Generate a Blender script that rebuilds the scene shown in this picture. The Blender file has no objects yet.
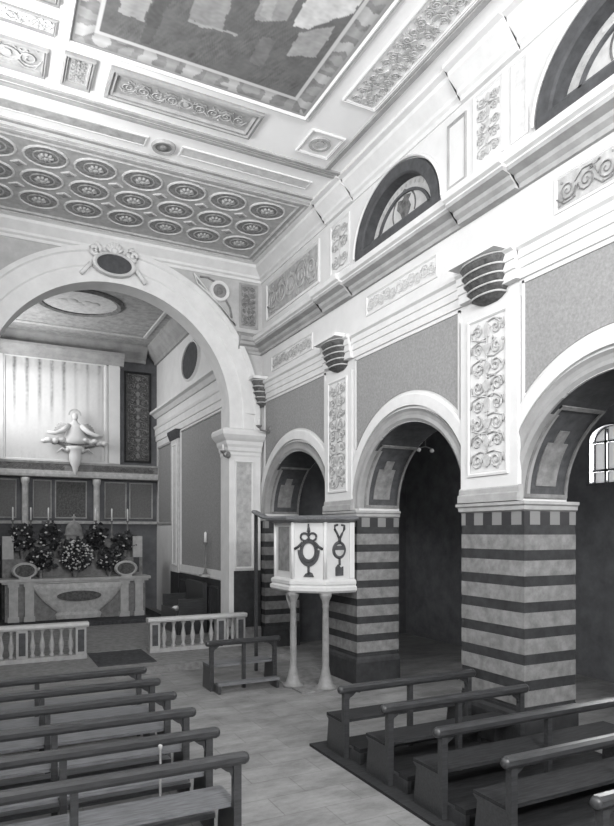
import bpy, bmesh, math, random
from mathutils import Vector, noise
from mathutils.geometry import tessellate_polygon
random.seed(7)
PI = math.pi
SC = bpy.context.scene
COL = SC.collection
V = Vector

# ------------------------------------------------------------------ materials
def mat(name, v, rough=.6, var=.0, scale=4., spec=.3, bump=0., bscale=30., tint=None, v2=None, stretch=(1, 1, 1), metal=0.):
    m = bpy.data.materials.new(name); m.use_nodes = True
    nt = m.node_tree; b = nt.nodes['Principled BSDF']
    t = tint or (1, 1, 1)
    b.inputs['Roughness'].default_value = rough
    b.inputs['Specular IOR Level'].default_value = spec
    b.inputs['Metallic'].default_value = metal
    c1 = tuple(max(0, v * (1 - var)) * k for k in t) + (1,)
    c2 = tuple(min(1, (v2 if v2 is not None else v * (1 + var))) * k for k in t) + (1,)
    tc = nt.nodes.new('ShaderNodeTexCoord'); mp = nt.nodes.new('ShaderNodeMapping')
    mp.inputs['Scale'].default_value = stretch
    nt.links.new(tc.outputs['Object'], mp.inputs['Vector'])
    n = nt.nodes.new('ShaderNodeTexNoise'); n.inputs['Scale'].default_value = scale; n.inputs['Detail'].default_value = 6
    n.inputs['Roughness'].default_value = .65
    nt.links.new(mp.outputs['Vector'], n.inputs['Vector'])
    r = nt.nodes.new('ShaderNodeValToRGB')
    r.color_ramp.elements[0].position = .33; r.color_ramp.elements[1].position = .67
    r.color_ramp.elements[0].color = c1; r.color_ramp.elements[1].color = c2
    nt.links.new(n.outputs['Fac'], r.inputs['Fac'])
    nt.links.new(r.outputs['Color'], b.inputs['Base Color'])
    if bump:
        n2 = nt.nodes.new('ShaderNodeTexNoise'); n2.inputs['Scale'].default_value = bscale; n2.inputs['Detail'].default_value = 4
        nt.links.new(mp.outputs['Vector'], n2.inputs['Vector'])
        bp = nt.nodes.new('ShaderNodeBump'); bp.inputs['Strength'].default_value = bump; bp.inputs['Distance'].default_value = .02
        nt.links.new(n2.outputs['Fac'], bp.inputs['Height']); nt.links.new(bp.outputs['Normal'], b.inputs['Normal'])
    return m

def mat_vcol(name, rough=.7):
    m = bpy.data.materials.new(name); m.use_nodes = True
    nt = m.node_tree; b = nt.nodes['Principled BSDF']
    a = nt.nodes.new('ShaderNodeAttribute'); a.attribute_name = 'paint'
    nt.links.new(a.outputs['Color'], b.inputs['Base Color'])
    b.inputs['Roughness'].default_value = rough; b.inputs['Specular IOR Level'].default_value = .15
    return m

def mat_emit(name, v, s, var=.25):
    m = bpy.data.materials.new(name); m.use_nodes = True
    nt = m.node_tree; b = nt.nodes['Principled BSDF']
    b.inputs['Base Color'].default_value = (v, v, v, 1)
    tc = nt.nodes.new('ShaderNodeTexCoord'); n = nt.nodes.new('ShaderNodeTexNoise'); n.inputs['Scale'].default_value = 6
    nt.links.new(tc.outputs['Object'], n.inputs['Vector'])
    r = nt.nodes.new('ShaderNodeValToRGB')
    r.color_ramp.elements[0].color = (1 - var,) * 3 + (1,); r.color_ramp.elements[1].color = (1, 1, 1, 1)
    nt.links.new(n.outputs['Fac'], r.inputs['Fac']); nt.links.new(r.outputs['Color'], b.inputs['Emission Color'])
    b.inputs['Emission Strength'].default_value = s
    return m

def mat_chequer():
    m = mat('chequer_stone', .1, .65)
    nt = m.node_tree; b = nt.nodes['Principled BSDF']
    tc = nt.nodes['Texture Coordinate']; mp = nt.nodes['Mapping']; mp.inputs['Scale'].default_value = (1, 1, .01); mp.inputs['Location'].default_value = (.03, .02, .3)
    c = nt.nodes.new('ShaderNodeTexChecker'); c.inputs['Scale'].default_value = 5.6
    c.inputs['Color1'].default_value = (.20, .20, .20, 1); c.inputs['Color2'].default_value = (.03, .03, .032, 1)
    nt.links.new(mp.outputs['Vector'], c.inputs['Vector']); nt.links.new(c.outputs['Color'], b.inputs['Base Color'])
    return m
def mat_floor():
    m = bpy.data.materials.new('worn_slabs'); m.use_nodes = True
    nt = m.node_tree; b = nt.nodes['Principled BSDF']
    tc = nt.nodes.new('ShaderNodeTexCoord')
    br = nt.nodes.new('ShaderNodeTexBrick'); br.inputs['Scale'].default_value = 1.0
    br.inputs['Brick Width'].default_value = .9; br.inputs['Row Height'].default_value = .45
    br.inputs['Mortar Size'].default_value = .008; br.inputs['Mortar Smooth'].default_value = .4
    br.inputs['Color1'].default_value = (.25, .25, .25, 1); br.inputs['Color2'].default_value = (.21, .21, .21, 1)
    br.inputs['Mortar'].default_value = (.17, .17, .17, 1)
    nt.links.new(tc.outputs['Object'], br.inputs['Vector'])
    n = nt.nodes.new('ShaderNodeTexNoise'); n.inputs['Scale'].default_value = 1.7; n.inputs['Detail'].default_value = 9; n.inputs['Roughness'].default_value = .75
    mp = nt.nodes.new('ShaderNodeMapping'); mp.inputs['Scale'].default_value = (.8, 1.6, 1)
    nt.links.new(tc.outputs['Object'], mp.inputs['Vector']); nt.links.new(mp.outputs['Vector'], n.inputs['Vector'])
    r = nt.nodes.new('ShaderNodeValToRGB'); r.color_ramp.elements[0].position = .3; r.color_ramp.elements[1].position = .72
    r.color_ramp.elements[0].color = (.5, .5, .5, 1); r.color_ramp.elements[1].color = (1.35, 1.35, 1.35, 1)
    nt.links.new(n.outputs['Fac'], r.inputs['Fac'])
    mx = nt.nodes.new('ShaderNodeMix'); mx.data_type = 'RGBA'; mx.blend_type = 'MULTIPLY'; mx.inputs['Factor'].default_value = 1
    nt.links.new(br.outputs['Color'], mx.inputs['A']); nt.links.new(r.outputs['Color'], mx.inputs['B'])
    nt.links.new(mx.outputs['Result'], b.inputs['Base Color'])
    b.inputs['Roughness'].default_value = .55; b.inputs['Specular IOR Level'].default_value = .3
    bp = nt.nodes.new('ShaderNodeBump'); bp.inputs['Strength'].default_value = .3; bp.inputs['Distance'].default_value = .02
    nt.links.new(n.outputs['Fac'], bp.inputs['Height']); nt.links.new(bp.outputs['Normal'], b.inputs['Normal'])
    return m

DK = (.97, .99, 1.04)
M = dict(
    plaster=mat('plaster', .66, .85, .05, 2.0, .1, .05, 40),
    plaster_grey=mat('grey_washed_plaster', .46, .85, .12, 3., .1, .05, 40),
    mould=mat('stucco_moulding', .68, .8, .06, 3., .15),
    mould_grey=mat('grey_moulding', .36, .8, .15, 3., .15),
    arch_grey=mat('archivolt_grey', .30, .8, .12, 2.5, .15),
    ceiling=mat('ceiling_plaster', .93, .9, .02, 2., .1),
    relief=mat('grisaille_relief', .46, .8, .2, 9., .1),
    relief_light=mat('pale_relief', .60, .8, .12, 9., .1),
    relief_dark=mat('dark_relief', .22, .8, .3, 9., .1),
    panel=mat('painted_panel_ground', .62, .85, .14, 7., .1),
    panel_mid=mat('grey_painted_ground', .40, .85, .25, 6., .1),
    damask=mat('damask_cloth', .28, .9, .16, 26., .1, .15, 90),
    damask_dark=mat('dim_cloth', .16, .9, .2, 20., .1),
    spandrel=mat('spandrel_ground', .30, .85, .25, 6., .1),
    dark_orn=mat('dark_ornament', .10, .8, .45, 16., .15),
    capital=mat('bronzed_capital', .09, .6, .5, 14., .3),
    capital_dark=mat('capital_rib', .045, .6, .3, 14., .3),
    coffer=mat('coffer_ground', .47, .9, .16, 7., .1),
    coffer_line=mat('coffer_outline', .60, .85, .12, 9., .1),
    coffer_dark=mat('coffer_well', .27, .9, .35, 12., .1),
    dark=mat('dark_paint', .07, .7, .25, 8., .2, tint=DK),
    lead=mat('lead_bars', .09, .6, .2, 8., .3, tint=DK),
    stone_dark=mat('dark_stone', .036, .6, .3, 6., .25, tint=DK),
    stone_light=mat('pale_stone', .20, .65, .28, 7., .25),
    rail_stone=mat('rail_stone', .34, .6, .15, 6., .25),
    rail_top=mat('rail_top', .55, .5, .1, 6., .3),
    stone_mid=mat('grey_stone', .20, .65, .3, 7., .25),
    pale=mat('pale_marble', .42, .5, .16, 5., .3),
    wood=mat('dark_wood', .038, .32, .35, 5., .45, tint=DK, stretch=(1, 8, 8)),
    wood_dull_shaded=mat('dull_shaded_wood', .028, .75, .35, 5., .15, tint=DK, stretch=(1, 8, 8)),  # darker seat wood: shade painted into the right-hand pew block
    wood_mid=mat('mid_wood', .15, .45, .35, 5., .4, tint=DK, stretch=(1, 8, 8)),  # mid-tone wood; on the left pew seats it paints in brighter light
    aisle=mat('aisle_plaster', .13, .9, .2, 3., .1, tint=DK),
    cream=mat('cream_paint', .60, .5, .06, 4., .3),
    column=mat('pulpit_column', .23, .55, .2, 7., .3),
    leaf=mat('leaf', .05, .6, .5, 10., .3, tint=DK),
    bloom=mat('blossom', .60, .7, .2, 10., .2),
    metal=mat('dull_metal', .16, .4, .3, 8., .5),
    glass=mat('stained_pane', .50, .5, .16, 5., .3),
    fig=mat('painted_figure', .13, .7, .5, 10., .2),
    wax=mat('wax', .8, .5, .05, 8., .3),
    book=mat('paper', .85, .6, .05, 8., .2),
    carpet=mat('carpet_runner', .06, .9, .4, 9., .1, tint=DK),
    daylight=mat_emit('daylit_glass', .8, 2.2),
    chequer=mat_chequer(), floor=mat_floor(), paint=mat_vcol('mural_paint'),
)

# ------------------------------------------------------------------ geometry
class Fr:
    def __init__(s, o, u, v):
        s.o, s.u, s.v = V(o), V(u), V(v); s.n = s.u.cross(s.v)
    def p(s, a, b, c=0.): return s.o + s.u * a + s.v * b + s.n * c
def RW(x=6.2): return Fr((x, 0, 0), (0, -1, 0), (0, 0, 1))      # right-hand walls: a = -Y, b = Z, c = into the nave
def FW(y): return Fr((0, y, 0), (1, 0, 0), (0, 0, 1))           # walls facing the camera: a = X, b = Z
def CE(z): return Fr((0, 0, z), (1, 0, 0), (0, -1, 0))          # ceilings: a = X, b = -Y, c = down
ID = Fr((0, 0, 0), (1, 0, 0), (0, 1, 0))                        # plan: a = X, b = Y, c = Z

class MB:
    def __init__(s): s.v = []; s.f = []; s.smooth = []
    def add(s, pts, faces, smooth=False):
        k = len(s.v); s.v += [V(p) for p in pts]
        for f in faces: s.f.append([i + k for i in f]); s.smooth.append(smooth)
        return s
    def fbox(s, F, a0, a1, b0, b1, c0, c1):
        P = [F.p(a, b, c) for c in (c0, c1) for a, b in ((a0, b0), (a1, b0), (a1, b1), (a0, b1))]
        return s.add(P, [(3, 2, 1, 0), (4, 5, 6, 7), (0, 1, 5, 4), (1, 2, 6, 5), (2, 3, 7, 6), (3, 0, 4, 7)])
    def box(s, x0, x1, y0, y1, z0, z1): return s.fbox(ID, x0, x1, y0, y1, z0, z1)
    def prism(s, F, pts, c0, c1):
        n = len(pts)
        P = [F.p(a, b, c0) for a, b in pts] + [F.p(a, b, c1) for a, b in pts]
        if n > 4:
            tr = tessellate_polygon([[V((a, b, 0)) for a, b in pts]])
            caps = [tuple(q) for q in tr] + [tuple(n + i for i in q) for q in tr]
        else: caps = [tuple(range(n - 1, -1, -1)), tuple(range(n, 2 * n))]
        return s.add(P, caps + [(i, (i + 1) % n, n + (i + 1) % n, n + i) for i in range(n)])
    def loops(s, L, closed=True, cap0=True, cap1=True, smooth=False):
        n = len(L[0]); P = [p for l in L for p in l]; F = []
        for k in range(len(L) - 1):
            for i in range(n if closed else n - 1):
                j = (i + 1) % n; F.append((k * n + i, k * n + j, (k + 1) * n + j, (k + 1) * n + i))
        if cap0: F.append(tuple(range(n - 1, -1, -1)))
        if cap1: F.append(tuple((len(L) - 1) * n + i for i in range(n)))
        return s.add(P, F, smooth)
    def rectloft(s, F, a0, a1, b0, b1, prof, cap1=False):
        L = [[F.p(a0 + d, b0 + d, c), F.p(a1 - d, b0 + d, c), F.p(a1 - d, b1 - d, c), F.p(a0 + d, b1 - d, c)] for d, c in prof]
        L = [[V(p) for p in l] for l in L]
        return s.loops(L, True, False, cap1)
    def arc(s, F, ca, cb, prof, a0=0., a1=PI, seg=40, ky=1., closed=False, kx=1.):
        # prof: closed list of (radius, c) swept round an arc
        L = []
        N = seg if closed else seg + 1
        for i in range(N):
            t = a0 + (a1 - a0) * i / seg
            L.append([F.p(ca + math.cos(t) * r * kx, cb + math.sin(t) * r * ky, c) for r, c in prof])
        if closed: L.append([V(p) for p in L[0]])
        return s.loops(L, True, not closed, not closed)
    def disc(s, F, ca, cb, ra, rb, c0, c1, seg=24):
        return s.prism(F, [(ca + ra * math.cos(2 * PI * i / seg), cb + rb * math.sin(2 * PI * i / seg)) for i in range(seg)], c0, c1)
    def tube(s, pts, r, n=6, closed=False, taper=None):
        pts = [V(p) for p in pts]; L = []; m = len(pts)
        for i, p in enumerate(pts):
            if closed: d = pts[(i + 1) % m] - pts[i - 1]
            else: d = pts[min(i + 1, m - 1)] - pts[max(i - 1, 0)]
            if d.length < 1e-9: d = V((0, 0, 1))
            d.normalize()
            up = V((0, 0, 1)) if abs(d.z) < .9 else V((1, 0, 0))
            x = d.cross(up).normalized(); y = d.cross(x)
            rr = r if taper is None else r * taper(i / max(1, m - 1))
            L.append([p + x * math.cos(2 * PI * k / n) * rr + y * math.sin(2 * PI * k / n) * rr for k in range(n)])
        if closed: L.append([V(q) for q in L[0]])
        return s.loops(L, True, not closed, not closed, True)
    def lathe(s, x, y, prof, seg=16, ky=1.):
        L = [[V((x + r * math.cos(2 * PI * i / seg), y + ky * r * math.sin(2 * PI * i / seg), z)) for i in range(seg)] for r, z in prof]
        return s.loops(L, True, True, True, True)
    def ball(s, c, rx, ry=None, rz=None, seg=10, rings=6):
        ry = ry or rx; rz = rz or rx; c = V(c); P = []; F = []
        for j in range(1, rings):
            t = PI * j / rings
            for i in range(seg):
                f = 2 * PI * i / seg
                P.append(c + V((rx * math.sin(t) * math.cos(f), ry * math.sin(t) * math.sin(f), rz * math.cos(t))))
        top = len(P); P.append(c + V((0, 0, rz))); bot = len(P); P.append(c - V((0, 0, rz)))
        for j in range(rings - 2):
            for i in range(seg):
                k = (i + 1) % seg; F.append((j * seg + i, j * seg + k, (j + 1) * seg + k, (j + 1) * seg + i))
        for i in range(seg):
            k = (i + 1) % seg; F.append((top, k, i)); F.append((bot, (rings - 2) * seg + i, (rings - 2) * seg + k))
        return s.add(P, F, True)
    def build(s, name, m, parent=None, tri=False, paint=None, loc=None):
        off = V((0, 0, 0))
        if parent is not None:
            q = parent
            while q is not None: off += q.location; q = q.parent
        if loc is not None: off += V(loc)
        me = bpy.data.meshes.new(name)
        bm = bmesh.new()
        vs = [bm.verts.new(p - off) for p in s.v]
        for f, sm in zip(s.f, s.smooth):
            try: g = bm.faces.new([vs[i] for i in f]); g.smooth = sm
            except ValueError: pass
        big = [f for f in bm.faces if len(f.verts) > 4]
        if big: bmesh.ops.triangulate(bm, faces=big)
        bmesh.ops.recalc_face_normals(bm, faces=bm.faces)
        if paint:
            ly = bm.verts.layers.float_color.new('paint')
            for v in bm.verts:
                g = paint(v.co + off); v[ly] = (g, g, g, 1)
        bm.to_mesh(me); bm.free()
        me.materials.append(m if not isinstance(m, str) else M[m])
        o = bpy.data.objects.new(name, me); COL.objects.link(o)
        if parent is not None: o.parent = parent
        if loc is not None: o.location = loc
        return o

def thing(name, label, cat, loc=(0, 0, 0), group=None):
    o = bpy.data.objects.new(name, None); COL.objects.link(o)
    o.location = loc; o.empty_display_size = .1
    o['label'] = label; o['category'] = cat
    if group: o['group'] = group
    return o
def tag(o, label, cat, group=None, kind=None):
    o['label'] = label; o['category'] = cat
    if group: o['group'] = group
    if kind: o['kind'] = kind
    return o
def struct(mb, name, m, parent=None):
    o = mb.build(name, m, parent)
    if parent is None: o['kind'] = 'structure'
    return o
def dup(o, parent=None, label=None, group=None, loc=None):
    c = o.copy(); COL.objects.link(c)
    if parent is not None: c.parent = parent
    if label: c['label'] = label
    if group: c['group'] = group
    if loc is not None: c.location = loc
    for ch in list(o.children): dup(ch, c)
    return c

def spiral(F, a, b, r, turns=1.5, sgn=1, start=0., c=.012, flip=1):
    P = []; n = int(10 * turns)
    for i in range(n + 1):
        t = i / n; rr = r * (1 - .85 * t); an = start + sgn * 2 * PI * turns * t
        P.append(F.p(a + flip * rr * math.cos(an), b + rr * math.sin(an), c))
    return P
def candelabra(mb, F, a0, a1, b0, b1, c=.012, seed=1):
    """upright symmetrical arabesque filling a panel"""
    R = random.Random(seed); ca = (a0 + a1) / 2; w = (a1 - a0) / 2
    n = max(2, int((b1 - b0) / (w * .72))); step = (b1 - b0) / n
    t = max(.006, w * .042)
    mb.tube([F.p(ca, b0 + .02, c), F.p(ca, b1 - .02, c)], t * .8, 4)
    for i in range(n):
        b = b0 + (i + .5) * step; k = i % 4
        for f in (-1, 1):
            sg = R.choice((-1, 1)); r = min(w * .34, step * .46) * R.uniform(.8, 1.05)
            mb.tube(spiral(F, ca + f * w * R.uniform(.48, .6), b, r, 1.5, sg, R.choice((0, PI, PI / 2)), c, f), t, 4)
            mb.tube([F.p(ca, b - sg * step * .4, c), F.p(ca + f * w * .4, b - sg * step * .5, c), F.p(ca + f * w * .9, b - sg * step * .3, c), F.p(ca + f * w * .95, b + sg * step * .1, c)], t * .8, 4)
            for q in range(3):
                mb.disc(F, ca + f * w * R.uniform(.12, .95), b + step * R.uniform(-.5, .5), w * .07, w * R.uniform(.05, .11), 0, c * 1.4, 6)
        if k == 0: mb.disc(F, ca, b, w * .2, w * .26, 0, c * 2, 10)
        elif k == 1: mb.prism(F, [(ca - w * .2, b), (ca, b - step * .4), (ca + w * .2, b), (ca, b + step * .4)], 0, c * 2)
        elif k == 2: mb.prism(F, [(ca - w * .3, b + step * .2), (ca - w * .08, b - step * .3), (ca + w * .08, b - step * .3), (ca + w * .3, b + step * .2)], 0, c * 1.8)
        else: mb.prism(F, [(ca - w * .1, b - step * .4), (ca + w * .1, b - step * .4), (ca + w * .16, b + step * .2), (ca, b + step * .45), (ca - w * .16, b + step * .2)], 0, c * 1.8)
def rinceau(mb, F, a0, a1, b0, b1, c=.012, seed=1):
    """running scroll along a long low panel, with a cartouche in the middle"""
    R = random.Random(seed)
    cb = (b0 + b1) / 2; h = (b1 - b0) / 2; step = h * 1.5
    n = max(3, int((a1 - a0) / step)) | 1; step = (a1 - a0) / n; t = max(.006, h * .055)
    for i in range(n):
        a = a0 + (i + .5) * step; sg = 1 if i % 2 else -1
        if i == n // 2:
            mb.arc(F, a, cb, [(h * .75, 0), (h * .75, c * 1.6), (h * .55, c * 1.6), (h * .55, 0)], 0, 2 * PI, 20, .9, True, 1.1)
            mb.disc(F, a, cb, h * .3, h * .4, 0, c * 1.5, 10)
        else:
            mb.tube(spiral(F, a, cb, min(h * .75, step * .55), 1.7, sg, PI if sg > 0 else 0, c), t, 4)
            mb.tube([F.p(a - step * .6, cb + sg * h * .3, c), F.p(a - step * .2, cb + sg * h * .9, c), F.p(a + step * .3, cb + sg * h * .85, c), F.p(a + step * .6, cb - sg * h * .1, c)], t * .8, 4)
        for q in range(5):
            mb.disc(F, a + step * R.uniform(-.5, .5), cb + h * R.choice((-1, 1)) * R.uniform(.45, .92), h * R.uniform(.06, .12), h * R.uniform(.06, .12), 0, c * 1.4, 6)
def framed(name, label, cat, F, a0, a1, b0, b1, fw=.06, ground='panel', frame='mould', relief='relief', kind='rinceau', rise=.03, seed=1, group=None, parent_loc=None):
    c = F.p((a0 + a1) / 2, (b0 + b1) / 2, 0)
    t = thing(name, label, cat, c, group)
    mb = MB(); mb.rectloft(F, a0, a1, b0, b1, [(0, 0), (0, rise), (fw * .35, rise * 1.25), (fw * .5, rise * .6), (fw * .8, rise), (fw, .006)]); mb.build('frame', frame, t)
    mb = MB(); mb.fbox(F, a0 + fw * .5, a1 - fw * .5, b0 + fw * .5, b1 - fw * .5, 0, .006); mb.build('ground', ground, t)
    if kind:
        mb = MB()
        m = fw * 1.5
        G = Fr(F.p(0, 0, .006), F.u, F.v)
        {'rinceau': rinceau, 'candelabra': candelabra}[kind](mb, G, a0 + m, a1 - m, b0 + m, b1 - m, .012, seed)
        mb.build('relief_ornament', relief, t)
    return t

W = 6.2; WT = 7.1; YA = 14.86; CZ = 9.47; SP = 3.3
ARCH = [(12.96, 1.62), (8.71, 1.47), (4.72, 1.5), (.6, 1.5)]       # centre along the nave, half width
CROWN = 4.66
PIER = [(14.58, YA), (10.22, 11.35), (6.10, 7.24), (2.1, 3.22), (-2.9, -.9)]
LUN = [9.0, 4.64, .3]
def notch_outline(a0, a1, b0, b1, holes):
    """outline of a wall a0..a1, b0..b1 with openings (centre, half, spring, rise) rising from its foot"""
    P = [(a0, b0)]
    EPS = 1e-4
    for ca, h, sp, rise in sorted(holes):
        P.append((ca - h, b0 - EPS * 0))
        for i in range(33):
            t = PI - PI * i / 32
            P.append((ca + h * math.cos(t), sp + rise * math.sin(t)))
        P.append((ca + h, b0))
    return P + [(a1, b0), (a1, b1), (a0, b1)]

# ------------------------------------------------------------------ setting
mb = MB(); mb.box(-1.3, 11.2, -3.3, 24, -.3, 0); struct(mb, 'floor', 'floor')
# nave right wall: above the piers, pierced by the arcade, then the attic pierced by the lunettes
F = RW(W)
mb = MB()
mb.prism(F, notch_outline(-YA, 3, 3.25, 7.9, [(-y, r, SP, CROWN - SP) for y, r in ARCH]), -.9, 0)
mb.prism(F, notch_outline(-YA, 3, 7.9, CZ + .1, [(-y, 1.18, 7.905, 1.03) for y in LUN]), -.9, 0)
struct(mb, 'wall_right', 'plaster')
# left wall with its row of clerestory windows
mb = MB(); G = Fr((-.9, 0, 0), (0, 1, 0), (0, 0, 1))
mb.prism(G, [(-3, 0), (YA, 0), (YA, 6.4), (-3, 6.4)], -.4, 0)
mb.prism(G, notch_outline(-3, YA, 6.4, CZ + .1, [(y, 1.3, 7.4, 1.3) for y in (-.6, 4.3, 9.2)]), -.4, 0)
struct(mb, 'wall_left', 'plaster')
# entrance wall behind, with a big arched window
mb = MB(); G = Fr((0, -3, 0), (-1, 0, 0), (0, 0, 1))
mb.prism(G, [(-11, 0), (1.3, 0), (1.3, 5.2), (-11, 5.2)], -.4, 0)
mb.prism(G, notch_outline(-11, 1.3, 5.2, CZ + .1, [(-2.65, 1.7, 7., 1.7)]), -.4, 0)
struct(mb, 'wall_back', 'plaster')
# wall of the great arch
mb = MB(); F = FW(YA)
mb.prism(F, notch_outline(-1.3, WT, 0, CZ + .1, [(2.65, 2.7, 5.77, 2.72)]), -.5, 0)
struct(mb, 'wall_front', 'plaster_grey')
mb = MB(); mb.box(-1.3, WT, -3.4, YA + .5, CZ, CZ + .25); struct(mb, 'ceiling', 'ceiling')
# aisle beyond the arcade
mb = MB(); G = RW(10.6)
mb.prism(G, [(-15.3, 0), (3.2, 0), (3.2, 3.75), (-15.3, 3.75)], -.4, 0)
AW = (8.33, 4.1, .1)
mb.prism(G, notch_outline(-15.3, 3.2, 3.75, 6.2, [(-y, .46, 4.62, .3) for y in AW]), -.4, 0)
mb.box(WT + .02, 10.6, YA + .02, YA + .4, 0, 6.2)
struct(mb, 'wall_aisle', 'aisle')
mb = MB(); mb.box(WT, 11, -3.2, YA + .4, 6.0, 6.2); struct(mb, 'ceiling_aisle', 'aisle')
# chancel
mb = MB(); mb.box(5.4, 5.9, YA + .5, 22.9, 0, 9.5); struct(mb, 'wall_chancel_right', 'plaster')
mb = MB(); G = Fr((-.1, 0, 0), (0, 1, 0), (0, 0, 1))
mb.prism(G, [(YA + .5, 0), (22.9, 0), (22.9, 6.2), (YA + .5, 6.2)], -.4, 0)
mb.prism(G, notch_outline(YA + .5, 22.9, 6.2, 9.5, [(20.4, 1.1, 7.4, 1.1)]), -.4, 0)
struct(mb, 'wall_chancel_left', 'plaster')
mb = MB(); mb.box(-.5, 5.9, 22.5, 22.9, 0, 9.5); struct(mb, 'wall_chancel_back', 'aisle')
mb = MB(); mb.box(-.5, 5.9, YA + .4, 22.9, 9.25, 9.5); struct(mb, 'ceiling_chancel', 'panel_mid')
# steps up to the sanctuary
mb = MB(); mb.box(-.85, 6.15, 12.9, YA, 0, .15); struct(mb, 'floor_step', 'stone_light')
mb = MB(); mb.box(-.05, 5.35, YA + .02, 22.5, 0, .17); struct(mb, 'floor_chancel', 'stone_mid')

# mouldings along the right wall: architrave, main cornice, ceiling cornice; each breaks forward over the pilasters
def run(mb, F, prof, a0, a1, breaks=(), fwd=.07):
    cuts = [a0]
    for x, y in sorted(breaks): cuts += [x, y]
    cuts.append(a1)
    for i in range(len(cuts) - 1):
        d = fwd if i % 2 else 0.
        L = []
        for a in (cuts[i], cuts[i + 1]): L.append([F.p(a, b, (c + d if c > 0 else c)) for c, b in prof])
        mb.loops(L, True, True, True)
F = RW(W)
BR = [(-11.40, -10.34), (-7.26, -6.14), (-3.2, -2.12)]
ARCHI = [(0, 6.12), (.03, 6.12), (.03, 6.24), (.055, 6.25), (.055, 6.36), (.075, 6.37), (.075, 6.47), (.12, 6.50), (.12, 6.56), (0, 6.58)]
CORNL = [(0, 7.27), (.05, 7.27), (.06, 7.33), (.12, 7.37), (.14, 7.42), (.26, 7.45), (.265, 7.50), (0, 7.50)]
CORN = [(0, 7.27), (.05, 7.27), (.06, 7.33), (.12, 7.37), (.14, 7.42), (.26, 7.45), (.27, 7.52), (.33, 7.54), (.36, 7.61), (.33, 7.64), (0, 7.80)]
CCORN = [(0, 9.06), (.03, 9.06), (.04, 9.12), (.09, 9.15), (.10, 9.20), (.19, 9.28), (.26, 9.34), (.27, 9.40), (.36, 9.42), (.36, CZ), (0, CZ)]
mb = MB(); run(mb, F, ARCHI, -YA, 3, BR); struct(mb, 'trim_1', 'mould')
mb = MB(); run(mb, F, [(0, 7.5), (.27, 7.5), (.27, 7.52), (.33, 7.54), (.36, 7.61), (.33, 7.64), (0, 7.80)], -YA, 3, BR); o = struct(mb, 'trim_2', 'mould')
mb = MB(); run(mb, F, CORNL, -YA, 3, BR); mb.build('bed_moulding', 'mould_grey', o)  # coloured grey to paint in the shade below the cornice
mb = MB(); run(mb, F, CCORN, -YA, 3, BR, .04); struct(mb, 'trim_3', 'mould')
# the same mouldings turn onto the arch wall and stop at the arch
F = FW(YA)
CORN_F = [(c * .8, b) for c, b in CORN]
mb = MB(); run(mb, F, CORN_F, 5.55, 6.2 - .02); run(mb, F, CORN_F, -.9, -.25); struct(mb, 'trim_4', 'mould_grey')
mb = MB(); run(mb, F, CCORN, -.9, 6.2 - .02); struct(mb, 'trim_5', 'mould')
# the arch mouldings of the arcade: white outer band, grey hollow inside it
F = RW(W)
for k, (y, r) in enumerate(ARCH[:3]):
    ky = (CROWN - SP) / r
    t = MB(); t.arc(F, -y, SP, [(r * 1.125, -.002), (r * 1.125, .05), (r * 1.24, .05), (r * 1.26, .035), (r * 1.26, -.002)], .0, PI, 48, ky * 1.06)
    o = struct(t, 'trim_%d' % (6 + k), 'mould')
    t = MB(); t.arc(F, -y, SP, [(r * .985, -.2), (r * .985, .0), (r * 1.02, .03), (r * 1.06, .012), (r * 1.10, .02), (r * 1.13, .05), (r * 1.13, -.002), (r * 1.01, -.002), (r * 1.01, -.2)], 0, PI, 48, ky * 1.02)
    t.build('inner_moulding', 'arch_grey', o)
# great arch: two flat fasciae and an outer bead
F = FW(YA)
t = MB()
t.arc(F, 2.65, 5.77, [(2.69, -.51), (2.69, .04), (3.02, .04), (3.05, .07), (3.33, .07), (3.36, .11), (3.46, .11), (3.48, 0), (2.72, 0), (2.72, -.51)], 0, PI, 64, 1.)
for s in (0, 1):
    a = lambda x: (5.3 - x) if s else x
    pr = [(5.34, -.5), (5.34, .04), (5.67, .04), (5.70, .07), (5.98, .07), (6.01, .11), (6.11, .11), (6.13, 0), (5.37, 0), (5.37, -.5)]
    t.loops([[F.p(a(x), b, c) for x, c in pr] for b in (5.36, 5.77)])
struct(t, 'trim_9', 'mould')
# chancel mouldings
F = RW(5.4)
mb = MB(); run(mb, F, [(0, 6.02), (.04, 6.02), (.04, 6.2), (.07, 6.22), (.07, 6.42), (.10, 6.45), (.12, 6.52), (0, 6.55)], -22.5, -15.38)
run(mb, F, [(0, 6.82), (.06, 6.82), (.16, 6.92), (.26, 6.95), (.26, 7.02), (0, 7.1)], -22.5, -15.38)
struct(mb, 'trim_10', 'mould')
mb = MB(); run(mb, F, [(0, 8.7), (.08, 8.7), (.1, 8.8), (.3, 9.0), (.42, 9.18), (.42, 9.25), (0, 9.25)], -22.5, -15.38); struct(mb, 'trim_11', 'mould_grey')
mb = MB(); run(mb, FW(22.5), [(0, 8.7), (.08, 8.7), (.1, 8.8), (.3, 9.0), (.42, 9.18), (.42, 9.25), (0, 9.25)], -.1, 5.0); struct(mb, 'trim_12', 'mould_grey')

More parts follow.
